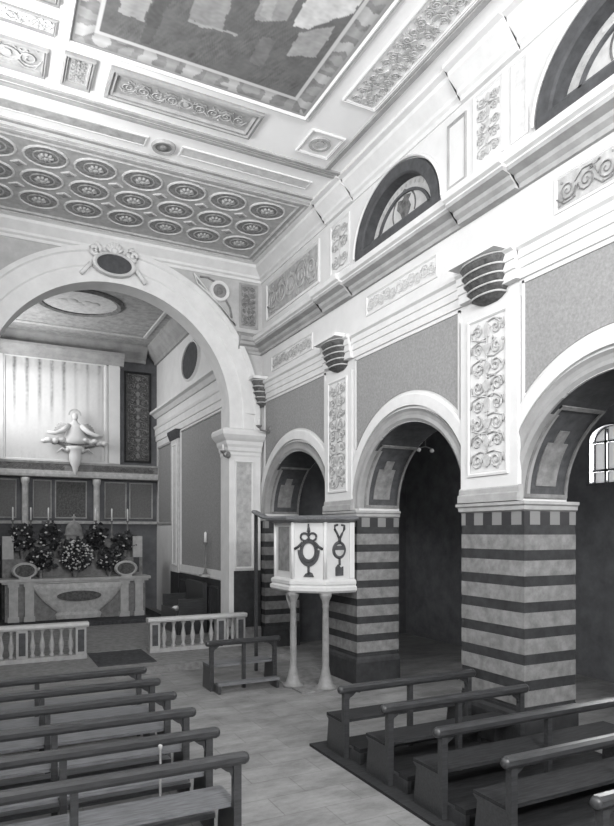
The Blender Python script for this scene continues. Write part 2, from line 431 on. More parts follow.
# ------------------------------------------------------------------ windows
def lunette(n, y):
    F = RW(W)
    w = MB()
    w.arc(F, -y, 7.93, [(1.0, -.3), (1.0, .02), (1.03, .05), (1.22, .06), (1.25, 0), (1.12, 0), (1.12, -.3)], 0, PI, 40, .86)
    w.fbox(F, -y - 1.22, -y + 1.22, 7.86, 7.99, -.3, .06)
    o = struct(w, 'window_%d' % n, 'dark')
    g = MB(); pts = [(-y + 1.04 * math.cos(PI * i / 32), 7.95 + .90 * math.sin(PI * i / 32)) for i in range(33)]
    g.prism(F, pts, -.22, -.18); g.build('pane', 'glass', o)
    b = MB()
    b.arc(F, -y, 7.95, [(.74, -.18), (.74, -.14), (.79, -.14), (.79, -.18)], .0, PI, 32, .86)
    b.fbox(F, -y - 1.0, -y + 1.0, 8.13, 8.18, -.18, -.14)
    b.build('glazing_bar', 'lead', o)
    b = MB(); b.arc(F, -y, 7.93, [(1.26, 0), (1.26, .05), (1.28, .07), (1.31, .04), (1.31, 0)], 0, PI, 40, .86); b.build('hood_moulding', 'mould', o)
    q = MB(); G = Fr(F.p(-y, 8.36, -.18), F.u, F.v)
    q.prism(G, [(-.05, -.16), (.12, -.15), (.2, -.02), (.13, .1), (.2, .17), (.05, .22), (-.04, .16), (-.16, .19), (-.2, .05), (-.1, -.05)], 0, .01)
    q.disc(G, .02, .26, .06, .06, 0, .012, 12)
    q.arc(G, 0, -.02, [(.34, 0), (.34, .008), (.31, .008), (.31, 0)], -.4, PI + .4, 24, .95)
    q.build('stained_figure', 'fig', o)
    q = MB(); G = Fr(F.p(-y, 7.95, -.18), F.u, F.v)
    for i in range(22):
        th = .12 + (PI - .24) * i / 21; q.disc(G, .9 * math.cos(th), .775 * math.sin(th), .025, .03, 0, .008, 7)
    q.build('border_ornament', 'relief', o)
    return o
for i, y in enumerate(LUN): lunette(i + 1, y)
def aisle_window(n, y):
    F = RW(10.6); w = MB()
    w.arc(F, -y, 4.62, [(.40, -.2), (.40, .0), (.46, .0), (.46, -.2)], 0, PI, 20, .68)
    for s in (-1, 1): w.fbox(F, -y + s * .43 - .03, -y + s * .43 + .03, 3.75, 4.62, -.2, 0)
    w.fbox(F, -y - .46, -y + .46, 3.75, 3.80, -.2, .02)
    w.fbox(F, -y - .14, -y - .09, 3.8, 4.85, -.16, -.1); w.fbox(F, -y + .13, -y + .18, 3.8, 4.85, -.16, -.1)
    w.fbox(F, -y - .4, -y + .4, 4.02, 4.07, -.16, -.1); w.fbox(F, -y - .4, -y + .4, 4.58, 4.62, -.16, -.1)
    o = struct(w, 'window_%d' % n, 'lead')
    g = MB(); g.prism(F, [(-y - .42, 3.78), (-y + .42, 3.78)] + [(-y + .42 * math.cos(PI * i / 16), 4.62 + .28 * math.sin(PI * i / 16)) for i in range(17)], -.2, -.18)
    g.build('pane', 'daylight', o)
for i, y in enumerate(AW): aisle_window(4 + i, y)
def clear_window(n, G, ca, h, b0, sp):
    w = MB()
    w.arc(G, ca, sp, [(h - .08, -.3), (h - .08, -.1), (h, -.1), (h, -.3)], 0, PI, 24)
    w.fbox(G, ca - h, ca + h, b0, b0 + .08, -.3, -.1)
    for s in (-1, 1): w.fbox(G, ca + s * (h - .04) - .04, ca + s * (h - .04) + .04, b0, sp, -.3, -.1)
    w.fbox(G, ca - .03, ca + .03, b0, sp + h - .05, -.24, -.18); w.fbox(G, ca - h, ca + h, sp - .03, sp + .03, -.24, -.18)
    struct(w, 'window_%d' % n, 'lead')
G = Fr((-.9, 0, 0), (0, 1, 0), (0, 0, 1))
for i, y in enumerate((-.6, 4.3, 9.2)): clear_window(7 + i, G, y, 1.3, 6.4, 7.4)
clear_window(10, Fr((0, -3, 0), (-1, 0, 0), (0, 0, 1)), -2.65, 1.7, 5.2, 7.0)
clear_window(11, Fr((-.1, 0, 0), (0, 1, 0), (0, 0, 1)), 20.4, 1.1, 6.2, 7.4)

# ------------------------------------------------------------------ right wall: piers, pilasters, panels
PIER_L = ['half-hidden striped dado pier in the nave corner behind the pulpit', 'dark and pale striped stone pier behind the pulpit, between first and second arches',
          'broad dark and pale striped stone pier between the second and third arches', 'striped stone pier at the near foot of the third arch, beside the frame edge', '']
for k, (y0, y1) in enumerate(PIER[:4]):
    t = thing('striped_pier', PIER_L[k], 'pier', ((W + WT) / 2, (y0 + y1) / 2, 0))
    e = .035; x0 = W - e; x1 = WT; ya = y0 - e; yb = y1 + e if k else YA - .001
    dk = MB(); lt = MB()
    z = .56
    dk.box(x0, x1, ya, yb, 0, z)
    for i in range(7):
        zl = .60 + .336 * i
        dk.box(x0 + .006, x1 - .006, ya + .006, yb - (.006 if k else 0), z, zl); lt.box(x0, x1, ya, yb, zl, zl + .2); z = zl + .2
    dk.box(x0 + .006, x1 - .006, ya + .006, yb - (.006 if k else 0), z, 2.93)
    dk.box(x0 + .006, x1 - .006, ya + .006, yb - (.006 if k else 0), 2.93, 3.14)
    ch = MB(); ch.box(x0, x1, ya, yb, 2.945, 3.125)
    dk.build('shaft', 'stone_dark', t); lt.build('pale_course', 'stone_light', t)
    ch.build('chequer_course', 'chequer', t)
    p = MB(); L = []
    for d, zz in ((.0, 3.12), (.03, 3.14), (.035, 3.19), (.06, 3.21), (.06, 3.25), (0, 3.25)):
        dd = d * (1 if k else 0)
        L.append([V((x0 - d, ya - d, zz)), V((x1, ya - d, zz)), V((x1, yb + dd, zz)), V((x0 - d, yb + dd, zz))])
    p.loops(L); p.build('cap_moulding', 'mould_grey', t)
    p = MB(); L = []
    for d, zz in ((.045, 0), (.045, .42), (.03, .48), (.015, .50), (.0, .52)):
        dd = d * (1 if k else 0)
        L.append([V((x0 - d, ya - d, zz)), V((x1, ya - d, zz)), V((x1, yb + dd, zz)), V((x0 - d, yb + dd, zz))])
    p.loops(L); p.build('plinth', 'stone_dark', t)

def capital(F, ca, wd, t, b0=5.98, b1=6.52):
    lv = [(.0, .30, .04), (.05, .52, .13), (.13, .70, .20), (.16, .67, .17), (.32, .84, .24), (.35, .80, .20), (.52, .93, .28), (.55, .89, .24),
          (.72, .98, .31), (.75, .95, .27), (.9, 1.02, .33), (1., 1.04, .34)]
    ab = MB(); ab.fbox(F, ca - wd * 1.12, ca + wd * 1.12, b1, b1 + .07, 0, .38); ab.build('abacus', 'mould', t)
    L = []
    for f, w, d in lv:
        b = b0 + (b1 - b0) * f; hw = wd * w
        row = [F.p(ca + hw * math.cos(PI - PI * i / 16), b, .0 + d * abs(math.sin(PI * i / 16)) ** .55) for i in range(17)]
        L.append(row)
    m = MB(); m.loops(L, True, True, True, False); o = m.build('capital', 'capital', t)
    m = MB()
    for f, w, d in ((.145, .71, .20), (.335, .84, .24), (.535, .93, .28), (.735, .98, .31), (.97, 1.04, .335)):
        b = b0 + (b1 - b0) * f; hw = wd * w
        m.tube([F.p(ca + hw * math.cos(PI - PI * i / 16), b, .005 + d * abs(math.sin(PI * i / 16)) ** .55) for i in range(17)], .014, 5)
    m.build('rib', 'relief', o)
F = RW(W)
PL = [(-10.86, .52, 'white pilaster with arabesque panel and dark basket capital above the pulpit'),
      (-6.70, .55, 'tall white pilaster with arabesque panel and dark capital between second and third arches'),
      (-2.66, .55, 'white pilaster with arabesque panel beyond the third arch')]
for k, (ca, hw, lab) in enumerate(PL):
    t = thing('pilaster', lab, 'pilaster', F.p(ca, 3.26, 0))
    m = MB(); m.fbox(F, ca - hw, ca + hw, 3.26, 5.9, 0, .068); m.build('shaft', 'plaster', t)
    m = MB(); m.rectloft(F, ca - hw * .72, ca + hw * .72, 3.62, 5.82, [(0, .068), (0, .09), (.03, .095), (.05, .074)]); m.build('panel_frame', 'mould', t)
    m = MB(); G = Fr(F.p(0, 0, .068), F.u, F.v); candelabra(m, G, ca - hw * .6, ca + hw * .6, 3.70, 5.74, .014, k); m.build('relief_ornament', 'relief', t)
    m = MB(); run(m, F, [(0, 3.26), (.11, 3.26), (.11, 3.36), (.08, 3.38), (.08, 3.44), (.06, 3.47), (0, 3.47)], ca - hw * 1.05, ca + hw * 1.05); m.build('base_moulding', 'mould_grey', t)
    capital(F, ca, hw * .74, t)
t = thing('corner_capital', 'small dark basket capital in the corner beside the great arch', 'capital', (W, 14.62, 6.0)); capital(F, -14.66, .17, t, 5.95, 6.6)

def wall_panel(label, y, r, aL, aR):
    """dark cloth field between two pilasters, cut round the arch"""
    t = thing('wall_panel', label, 'wall panel', F.p(-y, 5.5, 0))
    ro = r * 1.28; kz = (CROWN - SP) / r * 1.06; top = 6.08
    def outline(d):
        P = [(aL + d, top - d), (aL + d, 0)]
        pts = []
        for i in range(61):
            th = PI - PI * i / 60
            a = -y + (ro + d) * math.cos(th); b = SP + (ro + d) * kz * math.sin(th)
            if aL + d < a < aR - d: pts.append((a, b))
        def yb(a): return SP + kz * math.sqrt(max(.0, (ro + d) ** 2 - (a + y) ** 2))
        return [(aL + d, top - d), (aL + d, max(yb(aL + d), 3.5))] + pts + [(aR - d, max(yb(aR - d), 3.5)), (aR - d, top - d)]
    m = MB(); m.prism(F, outline(.02), .001, .012); m.build('cloth_field', 'damask', t)
    m = MB(); fw = .035
    m.fbox(F, aL, aR, top - fw, top, 0, .03); m.fbox(F, aL, aL + fw, 4.4, top, 0, .03); m.fbox(F, aR - fw, aR, 4.4, top, 0, .03)
    m.build('frame', 'mould', t)
wall_panel('small dark cloth wall panel above the first arch, next to the great arch', *ARCH[0], -14.62, -11.46)
wall_panel('dark grey cloth wall panel above the second, middle arch', *ARCH[1], -10.28, -7.33)
wall_panel('large dark cloth wall panel above the third arch at the right edge', *ARCH[2], -6.11, -3.3)
# painted panels and painted-in shade under the arches, on the curved inner face
def soffit(label, y, r):
    t = thing('soffit_painting_shade', label, 'painting', (6.65, y, 4))
    kz = (CROWN - SP) / r
    def patch(x0, x1, th0, th1, d, n=16):
        L = []
        for i in range(n + 1):
            th = th0 + (th1 - th0) * i / n
            L.append([V((x, y + (r - e) * math.cos(th), SP + kz * (r - e) * math.sin(th))) for x, e in ((x0, .0), (x0, d), (x1, d), (x1, .0))])
        return L
    m = MB(); m.loops(patch(6.24, 7.09, .0, PI, .006, 40)); m.build('ground', 'dark', t)  # dark ground round the whole soffit puts shade into its colour
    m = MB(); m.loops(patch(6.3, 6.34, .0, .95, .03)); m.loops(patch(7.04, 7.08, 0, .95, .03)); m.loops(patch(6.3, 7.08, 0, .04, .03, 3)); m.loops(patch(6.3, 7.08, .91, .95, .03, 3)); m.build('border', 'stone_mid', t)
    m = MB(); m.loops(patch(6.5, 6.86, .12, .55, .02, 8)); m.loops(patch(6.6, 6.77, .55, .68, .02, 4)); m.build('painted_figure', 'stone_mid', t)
soffit('dark band of painted shade inside the first arch, beside the great arch', *ARCH[0])  # band added here; its dark colour stands in for shade
soffit('dark painted saint panel inside the second arch, on its far jamb', *ARCH[1])
soffit('dark painted saint panel inside the third arch, on its far jamb', *ARCH[2])
# frieze and attic ornament
G = RW(W)
framed('frieze_panel', 'scrolled relief panel in the frieze above the first arch', 'relief panel', G, -14.2, -12.04, 6.72, 7.08, .04, 'panel', 'mould', 'relief', 'rinceau', .02, 1)
framed('frieze_panel', 'scrolled relief panel in the frieze above the middle arch', 'relief panel', G, -9.9, -7.85, 6.76, 7.12, .04, 'plaster', 'mould', 'relief_light', 'rinceau', .02, 2)
framed('frieze_panel', 'dark scrolled relief panel in the frieze above the third arch', 'relief panel', G, -5.6, -3.6, 6.70, 7.14, .04, 'panel_mid', 'mould', 'relief_dark', 'rinceau', .02, 3)
framed('attic_panel', 'broad grey relief panel in the attic above the first arch', 'relief panel', G, -14.5, -11.72, 8.02, 8.93, .07, 'panel_mid', 'mould', 'relief', 'rinceau', .03, 4)
framed('attic_panel', 'upright ornament panel in the attic above the pulpit pilaster', 'relief panel', G, -11.25, -10.5, 7.95, 8.95, .05, 'plaster', 'mould', 'relief', 'candelabra', .02, 5)
framed('attic_panel', 'upright ornament panel in the attic just left of the right-hand lunette', 'relief panel', G, -7.05, -6.45, 7.95, 9.0, .05, 'plaster', 'mould', 'relief', 'candelabra', .02, 6)
framed('attic_panel', 'narrow plain grey sunk panel in the attic touching the right-hand lunette', 'relief panel', G, -6.32, -6.02, 7.95, 8.98, .05, 'panel', 'mould', 'relief', None, .02, 7)
framed('attic_panel', 'plain framed attic panel right of the middle lunette', 'relief panel', G, -7.62, -7.2, 7.95, 8.92, .05, 'plaster', 'mould_grey', 'relief', None, .02, 8)

# ------------------------------------------------------------------ arch wall
F = FW(YA)
t = thing('arch_pier', 'tall white panelled pier carrying the right side of the great arch', 'pier', (5.7, YA, .15))
m = MB(); m.fbox(F, 5.30, 6.12, .15, 4.75, -.5, .12); m.build('shaft', 'mould', t)
m = MB(); m.fbox(F, 5.5, 5.88, 2.0, 4.55, .12, .125); m.build('sunk_panel', 'panel_mid', t)
m = MB(); m.rectloft(F, 5.44, 5.94, 1.94, 4.6, [(0, .12), (0, .15), (.03, .155), (.06, .125)]); m.build('panel_frame', 'mould', t)
m = MB(); m.fbox(F, 5.42, 6.13, .15, 1.9, .1, .135); m.build('dark_lower_face', 'stone_dark', t)  # lower pier face in a darker tone
m = MB(); L = []
for d, z in ((.0, 4.70), (.02, 4.74), (.02, 4.80), (.05, 4.84), (.06, 4.92), (.10, 4.98), (.12, 5.06), (.18, 5.12), (.24, 5.20), (.25, 5.28), (.22, 5.34), (.1, 5.37)):
    L.append([F.p(5.30 - d, z, -.5), F.p(5.30 - d, z, .12 + d), F.p(6.12 + d * .2, z, .12 + d), F.p(6.12 + d * .2, z, -.5)])
m.loops(L); m.build('capital', 'mould', t)
m = MB(); L = []
for d, z in ((.06, .15), (.06, .45), (.02, .5), (.0, .55)):
    L.append([F.p(5.30 - d, z, -.5), F.p(5.30 - d, z, .12 + d), F.p(6.12, z, .12 + d), F.p(6.12, z, -.5)])
m.loops(L); m.build('plinth', 'stone_mid', t)
# keystone cartouche
t = thing('keystone_cartouche', 'oval dark cartouche with scrolls and shell on the crown of the arch', 'cartouche', (2.6, YA, 8.6))
ca, cb = 2.58, 8.82
m = MB(); m.disc(F, ca, cb, .40, .22, .1, .18, 28); m.build('oval_field', 'dark', t)
m = MB(); m.arc(F, ca, cb, [(.38, .1), (.38, .2), (.42, .24), (.47, .2), (.48, .1)], 0, 2 * PI, 32, .56, True); m.build('rim', 'mould', t)
for s in (-1, 1):
    m = MB()
    m.tube(spiral(F, ca + s * .42, cb + .26, .15, 1.5, s, PI / 2, .16), .045, 6)
    m.tube([F.p(ca + s * .5, cb - .05, .15), F.p(ca + s * .62, cb - .2, .13), F.p(ca + s * .7, cb - .3, .12)], .05, 6)
    m.build('scroll', 'mould', t)
m = MB()
for i in range(7):
    th = PI * (.15 + .7 * i / 6); m.tube([F.p(ca, cb + .22, .15), F.p(ca + .2 * math.cos(th), cb + .24 + .24 * math.sin(th), .2)], .035, 6, taper=lambda x: .6 + .6 * x)
m.ball(F.p(ca, cb + .28, .2), .08)
m.build('shell_crest', 'mould', t)
# spandrel with roundel
t = thing('spandrel_panel', 'grey triangular spandrel with medallion right of the great arch', 'relief panel', (5.1, YA, 8.6))
P = [(5.50, 9.02), (4.45, 9.02)]
for i in range(13):
    th = math.radians(58 - 28 * i / 12); P.append((2.65 + 3.56 * math.cos(th), 5.77 + 3.56 * math.sin(th)))
P = [p for p in P if p[0] < 5.49] + [(5.50, 7.92)]
m = MB(); m.prism(F, P, .001, .012); m.build('ground', 'spandrel', t)
m = MB(); n = len(P); m.tube([F.p(a, b, .02) for a, b in P], .02, 5, True); m.build('border', 'mould', t)
m = MB(); m.arc(F, 5.09, 8.70, [(.17, .01), (.17, .05), (.24, .06), (.26, .01)], 0, 2 * PI, 24, 1., True); m.build('medallion_rim', 'mould', t)
m = MB(); m.disc(F, 5.09, 8.70, .17, .17, .01, .03, 20); m.ball(F.p(5.09, 8.72, .03), .08, .04, .1); m.build('medallion', 'relief_dark', t)
m = MB()
m.tube([F.p(4.98, 8.9, .02), F.p(4.8, 8.98, .02), F.p(4.6, 8.97, .02)], .025, 5); m.build('ribbon', 'relief_dark', t); m = MB(); m.tube([F.p(5.25, 8.5, .02), F.p(5.35, 8.35, .02), F.p(5.4, 8.1, .02)], .025, 5)
m.build('ribbon', 'relief_dark', t)
framed('attic_panel', 'narrow candelabra relief panel in the corner right of the great arch', 'relief panel', F, 5.6, 6.1, 7.9, 9.0, .05, 'spandrel', 'mould_grey', 'relief_dark', 'candelabra', .02, 9)

# ------------------------------------------------------------------ ceiling
C = CE(CZ)
def rect(label, name, x0, x1, y0, y1, **k):
    return framed(name, label, 'ceiling panel', C, x0, x1, -y1, -y0, **k)
# mural
X0, X1, Y0, Y1 = 1.0, 4.56, 1.6, 9.12
def inpoly(x, y, P):
    c = False; n = len(P)
    for i in range(n):
        (xa, ya), (xb, yb) = P[i], P[i - 1]
        if (ya > y) != (yb > y) and x < (xb - xa) * (y - ya) / (yb - ya) + xa: c = not c
    return c
SHAPES = [([(1.50, 7.2), (1.86, 7.2), (1.84, 8.35), (1.50, 8.35)], .38), ([(1.9, 6.8), (2.12, 6.8), (2.0, 8.72), (1.86, 8.72)], .12),
          ([(2.3, 6.9), (2.74, 6.9), (2.78, 8.02), (2.34, 8.06)], .30), ([(2.35, 8.06), (3.0, 8.0), (3.0, 8.05), (2.35, 8.11)], .36),
          ([(2.95, 6.6), (3.4, 6.6), (3.5, 7.5), (3.1, 7.7)], .34), ([(3.02, 7.0), (3.2, 7.0), (3.3, 7.6), (3.15, 7.6)], .42),
          ([(3.55, 6.6), (4.15, 5.8), (4.2, 7.0), (3.8, 7.5), (3.58, 7.55)], .62), ([(3.4, 6.9), (3.75, 6.6), (3.8, 6.75), (3.45, 7.15)], .50),
          ([(3.72, 7.6), (4.1, 7.3), (4.12, 7.9), (3.75, 8.05)], .36), ([(3.3, 7.9), (3.5, 7.9), (3.52, 8.4), (3.3, 8.4)], .2),
          ([(1.6, 2.6), (4.0, 2.6), (3.9, 5.2), (2.8, 5.6), (1.7, 5.0)], .55)]
BX = .30
def mural(p):
    x, y = p.x, p.y
    n = noise.noise(V((x * 5, y * 5, 1.))) * .5 + noise.noise(V((x * 14, y * 22, 4.))) * .35
    d = min(x - X0, X1 - x, y - Y0, Y1 - y)
    if d < .055: return .34
    if d < BX:
        s = (x + y * .0) if (Y1 - y == d or y - Y0 == d) else y
        k = math.sin(s * 2 * PI / .62); q = .30 + .06 * n
        k += 1.1 * noise.noise(V((x * 6, y * 6, 30)))
        if k > .55: q = .56
        elif k < -.6: q = .40
        e = abs(d - .17) / .1
        return q * (1 - .25 * e) + .1 * n
    if d < BX + .05: return .58
    h = noise.noise(V((x * 40 + y * 16, y * 5 - x * 3, 7.)))
    g = .155 + .06 * n + .07 * h * (.5 + noise.noise(V((x * 2, y * 2, 3))))
    xx = x + .015 * noise.noise(V((y * 17, x * 17, 5))) + .03 * noise.noise(V((y * 6, x * 6, 9))); yy = y + .04 * noise.noise(V((y * 6, x * 6, 19)))
    for P, v in SHAPES:
        if inpoly(xx, yy, P): g = v * (1 + .5 * n)
    return max(.03, g)
t = thing('ceiling_mural', 'large dark figure painting framed in the middle of the nave ceiling', 'painting', (2.78, 5.3, CZ))
m = MB(); NX, NY = 200, 400; P = []; Fs = []
for j in range(NY + 1):
    for i in range(NX + 1): P.append((X0 + (X1 - X0) * i / NX, Y0 + (Y1 - Y0) * j / NY, CZ - .012))
for j in range(NY):
    for i in range(NX):
        k = j * (NX + 1) + i; Fs.append((k, k + NX + 1, k + NX + 2, k + 1))
m.add(P, Fs); m.build('canvas', 'paint', t, paint=mural)
m = MB(); m.rectloft(C, X0 - .03, X1 + .03, -Y1 - .03, -Y0 + .03, [(0, 0), (0, .05), (.03, .06), (.05, .02)]); m.build('frame', 'mould', t)

rect('long low scrollwork panel on the ceiling between mural and medallion band', 'ceiling_panel', 1.6, 3.95, 9.34, 10.02, fw=.13, ground='panel_mid', frame='mould_grey', relief='relief', kind='rinceau', rise=.05, seed=11)
rect('small square flower panel on the ceiling by the left corner of the mural', 'ceiling_panel', .98, 1.40, 9.34, 10.02, fw=.07, ground='panel', frame='mould_grey', relief='relief', kind='candelabra', rise=.05, seed=12)
rect('pale square medallion panel on the ceiling by the right corner of the mural', 'ceiling_panel', 4.80, 5.42, 9.32, 9.98, fw=.05, ground='ceiling', frame='mould', relief='relief_light', kind=None, rise=.03, seed=13)
o = [q for q in COL.objects if q.name.startswith('ceiling_panel')][-1]
m = MB(); m.arc(C, 5.1, -9.65, [(.13, .0), (.13, .03), (.19, .03), (.2, 0)], 0, 2 * PI, 20, 1, True); m.disc(C, 5.1, -9.65, .08, .09, .0, .025, 12)
m.build('medallion', 'relief', o)
rect('framed scroll panel on the ceiling at the far left edge, left of the small square panel', 'ceiling_panel', -.25, .78, 9.42, 10.02, fw=.06, ground='panel_mid', frame='mould_grey', relief='relief', kind='rinceau', rise=.05, seed=14)
rect('narrow pale scrollwork strip on the ceiling at the left edge beside the mural', 'ceiling_panel', -.25, .84, 8.84, 9.14, fw=.04, ground='ceiling', frame='mould_grey', relief='relief', kind='rinceau', rise=.03, seed=15)
rect('long upright panel on the ceiling in the top left corner beside the mural', 'ceiling_panel', .1, .84, 4.0, 8.58, fw=.07, ground='ceiling', frame='mould_grey', relief='relief_light', kind='candelabra', rise=.05, seed=16)
rect('long pale scrollwork panel on the ceiling between the mural and the right wall', 'ceiling_panel', 4.88, 5.47, 3.4, 8.5, fw=.05, ground='ceiling', frame='mould', relief='relief', kind='candelabra', rise=.03, seed=17)
for x0, x1, lab in ((-.6, 2.42, 'grey inlaid strip on the ceiling band left of the small medallion'), (3.06, 5.5, 'grey inlaid strip on the ceiling band right of the small medallion')):
    t = thing('ceiling_strip', lab, 'ceiling panel', ((x0 + x1) / 2, 10.9, CZ))
    m = MB(); m.fbox(C, x0, x1, -11.02, -10.79, 0, .012); m.build('inlay', 'panel_mid' if x0 < 0 else 'panel', t)
    m = MB(); m.rectloft(C, x0 - .03, x1 + .03, -11.05, -10.76, [(0, 0), (0, .02), (.03, .02), (.035, .012)]); m.build('frame', 'mould', t)
t = thing('ceiling_medallion', 'small round dark medallion between the two strips on the ceiling band', 'medallion', (2.74, 10.92, CZ))
m = MB(); m.arc(C, 2.74, -10.92, [(.14, 0), (.14, .04), (.19, .05), (.21, 0)], 0, 2 * PI, 24, 1, True); m.build('rim', 'mould_grey', t)
m = MB(); m.disc(C, 2.74, -10.92, .14, .14, 0, .02, 20); m.ball((2.74, 10.92, CZ - .03), .07, .08, .02); m.build('bust', 'relief_dark', t)
mb = MB()
for y in (10.28, 10.42, 11.30, 11.52): mb.fbox(C, -.9, 5.84, -y - .035, -y + .035, 0, .035)
mb.fbox(C, 5.52, 5.60, -10.2, 3, 0, .04)
struct(mb, 'trim_13', 'mould_grey')
mb = MB(); mb.fbox(C, 4.62, 4.66, -9.2, 3, 0, .02); struct(mb, 'trim_14', 'mould')
# coffered bay
m = MB(); m.fbox(C, -.55, 5.82, -14.5, -11.56, 0, .015); o = struct(m, 'ceiling_bay', 'coffer')
m = MB(); m.rectloft(C, -.6, 5.86, -14.55, -11.5, [(0, 0), (0, .05), (.06, .05), (.08, .02), (.16, .02), (.18, .045), (.21, .015)]); m.build('border', 'coffer', o)
ordw = ['first', 'second', 'third', 'fourth', 'fifth', 'sixth', 'seventh']
rows = [(12.12, 'front row'), (12.93, 'middle row'), (13.74, 'back row')]
proto = None; bproto = None
for j, (y, rn) in enumerate(rows):
    for i in range(7):
        x = 5.18 - .845 * i
        lab = 'painted ceiling rosette, %s of three, %s from the right wall' % (rn, ordw[i])
        if proto is None:
            proto = thing('coffer_rosette', lab, 'rosette', (x, y, CZ - .015), 'coffer rosettes')
            c = CE(CZ - .015)
            m = MB(); m.arc(c, x, -y, [(.345, 0), (.345, .02), (.36, .03), (.385, .02), (.385, 0)], PI / 8, 2 * PI + PI / 8, 16, .88, True); m.build('rim', 'coffer_line', proto)
            m = MB(); m.disc(c, x, -y, .355, .312, 0, .008, 16); m.build('well', 'coffer_dark', proto)
            m = MB()
            for q in range(8):
                th = 2 * PI * q / 8; m.tube([c.p(x + .05 * math.cos(th), -y + .05 * math.sin(th), .03), c.p(x + .13 * math.cos(th), -y + .12 * math.sin(th), .02)], .03, 5)
            m.ball(c.p(x, -y, .04), .06, .06, .03); m.arc(c, x, -y, [(.2, .008), (.2, .02), (.225, .02), (.225, .008)], 0, 2 * PI, 16, .88, True); m.build('flower', 'panel_mid', proto)
        else: dup(proto, None, lab, 'coffer rosettes', (x, y, CZ - .015))
for j, y in enumerate((12.525, 13.335)):
    for i in range(6):
        x = 5.18 - .845 * (i + .5)
        lab = 'small diamond boss between ceiling rosettes, %s line, %s from the right wall' % (('front', 'back')[j], ordw[i])
        if bproto is None:
            bproto = thing('coffer_boss', lab, 'boss', (x, y, CZ - .015), 'coffer bosses'); c = CE(CZ - .015)
            m = MB(); m.prism(c, [(x - .14, -y), (x, -y - .1), (x + .14, -y), (x, -y + .1)], 0, .02); m.build('border', 'coffer_line', bproto)
            m = MB(); m.prism(c, [(x - .1, -y), (x, -y - .07), (x + .1, -y), (x, -y + .07)], .015, .03); m.build('diamond', 'coffer_dark', bproto)
        else: dup(bproto, None, lab, 'coffer bosses', (x, y, CZ - .015))

# ------------------------------------------------------------------ chancel
C = CE(9.25)
t = thing('oval_ceiling_painting', 'bright oval painting on the chancel ceiling seen through the arch', 'painting', (2.36, 18.75, 9.25))
m = MB(); m.disc(C, 2.36, -18.75, 1.0, .9, 0, .02, 36); m.build('canvas', 'panel', t)
m = MB(); m.arc(C, 2.36, -18.75, [(1., 0), (1., .05), (1.1, .08), (1.2, .03), (1.2, 0)], 0, 2 * PI, 40, .92, True); m.build('frame', 'relief_dark', t)
m = MB()
for q in range(5):
    m.ball(C.p(1.95 + .2 * q, -18.75 + .1 * math.sin(q * 2.3), .02), .16, .16, .02)
m.build('painted_cloud', 'relief_light', t)
mb = MB(); mb.rectloft(C, .3, 4.75, -21.25, -16.2, [(0, 0), (0, .04), (.1, .05), (.12, .01)]); struct(mb, 'trim_15', 'relief_light')
# altarpiece
B = FW(22.5)
t = thing('altarpiece', 'tall bright altarpiece picture filling the back wall of the chancel', 'altarpiece', (2.1, 22.3, 5.15))
def altar_paint(p):
    x, z = p.x, p.z
    n = noise.noise(V((x * 9, z * 2.2, 3))) * .5 + noise.noise(V((x * 18, z * 12, 5))) * .4
    g = .62 + .09 * n + .12 * math.exp(-((x - 2.5) ** 2) * 1.6 - ((z - 6.6) ** 2) * .5)  # brighter middle: a glow of light painted into the picture
    st = max(0., math.sin(x * 17)) ** 2
    if z > 6.2: g -= (.42 * st * (.6 + n)) * max(0, min(1, (z - 6.2) / 1.)) * (1.1 if x < 2.4 else .5)
    dx = abs(x - 2.4)
    if z < 6.0: g -= .34 * max(0, n + .1) * min(1, (6.0 - z) * 1.2) * (.4 + .6 * min(1, dx))
    if z > 7.9: g -= .2 * min(1, (z - 7.9) / .3) * (.6 + n)
    return max(.1, g)
m = MB(); P = []; Fs = []; NX, NY = 90, 90
for j in range(NY + 1):
    for i in range(NX + 1): P.append((.55 + 2.95 * i / NX, 22.28, 5.2 + 3.25 * j / NY))
for j in range(NY):
    for i in range(NX): k = j * (NX + 1) + i; Fs.append((k, k + 1, k + NX + 2, k + NX + 1))
m.add(P, Fs); m.build('picture', 'paint', t, paint=altar_paint)
m = MB(); m.fbox(B, .2, 4.1, 5.1, 8.5, .0, .2); m.build('backing', 'mould', t)
m = MB(); m.fbox(B, 3.72, 4.07, 5.15, 8.45, .2, .32); m.build('side_strip', 'plaster', t)
m = MB(); m.fbox(B, .2, .5, 5.15, 8.45, .2, .32); m.build('side_strip', 'plaster', t)
m = MB(); m.rectloft(B, .5, 3.66, 5.14, 8.5, [(0, .2), (0, .27), (.05, .28), (.08, .222)]); m.build('frame', 'mould', t)
m = MB(); run(m, B, [(0, 8.45), (.34, 8.45), (.36, 8.55), (.42, 8.6), (.5, 8.72), (.55, 8.75), (.55, 8.84), (0, 8.9)], .1, 4.2); m.build('cornice', 'mould_grey', t)
framed('ornament_panel', 'dark arabesque panel on the back wall right of the altarpiece', 'relief panel', B, 4.28, 5.2, 5.25, 8.4, .07, 'dark_orn', 'stone_dark', 'stone_mid', 'candelabra', .04, 21)
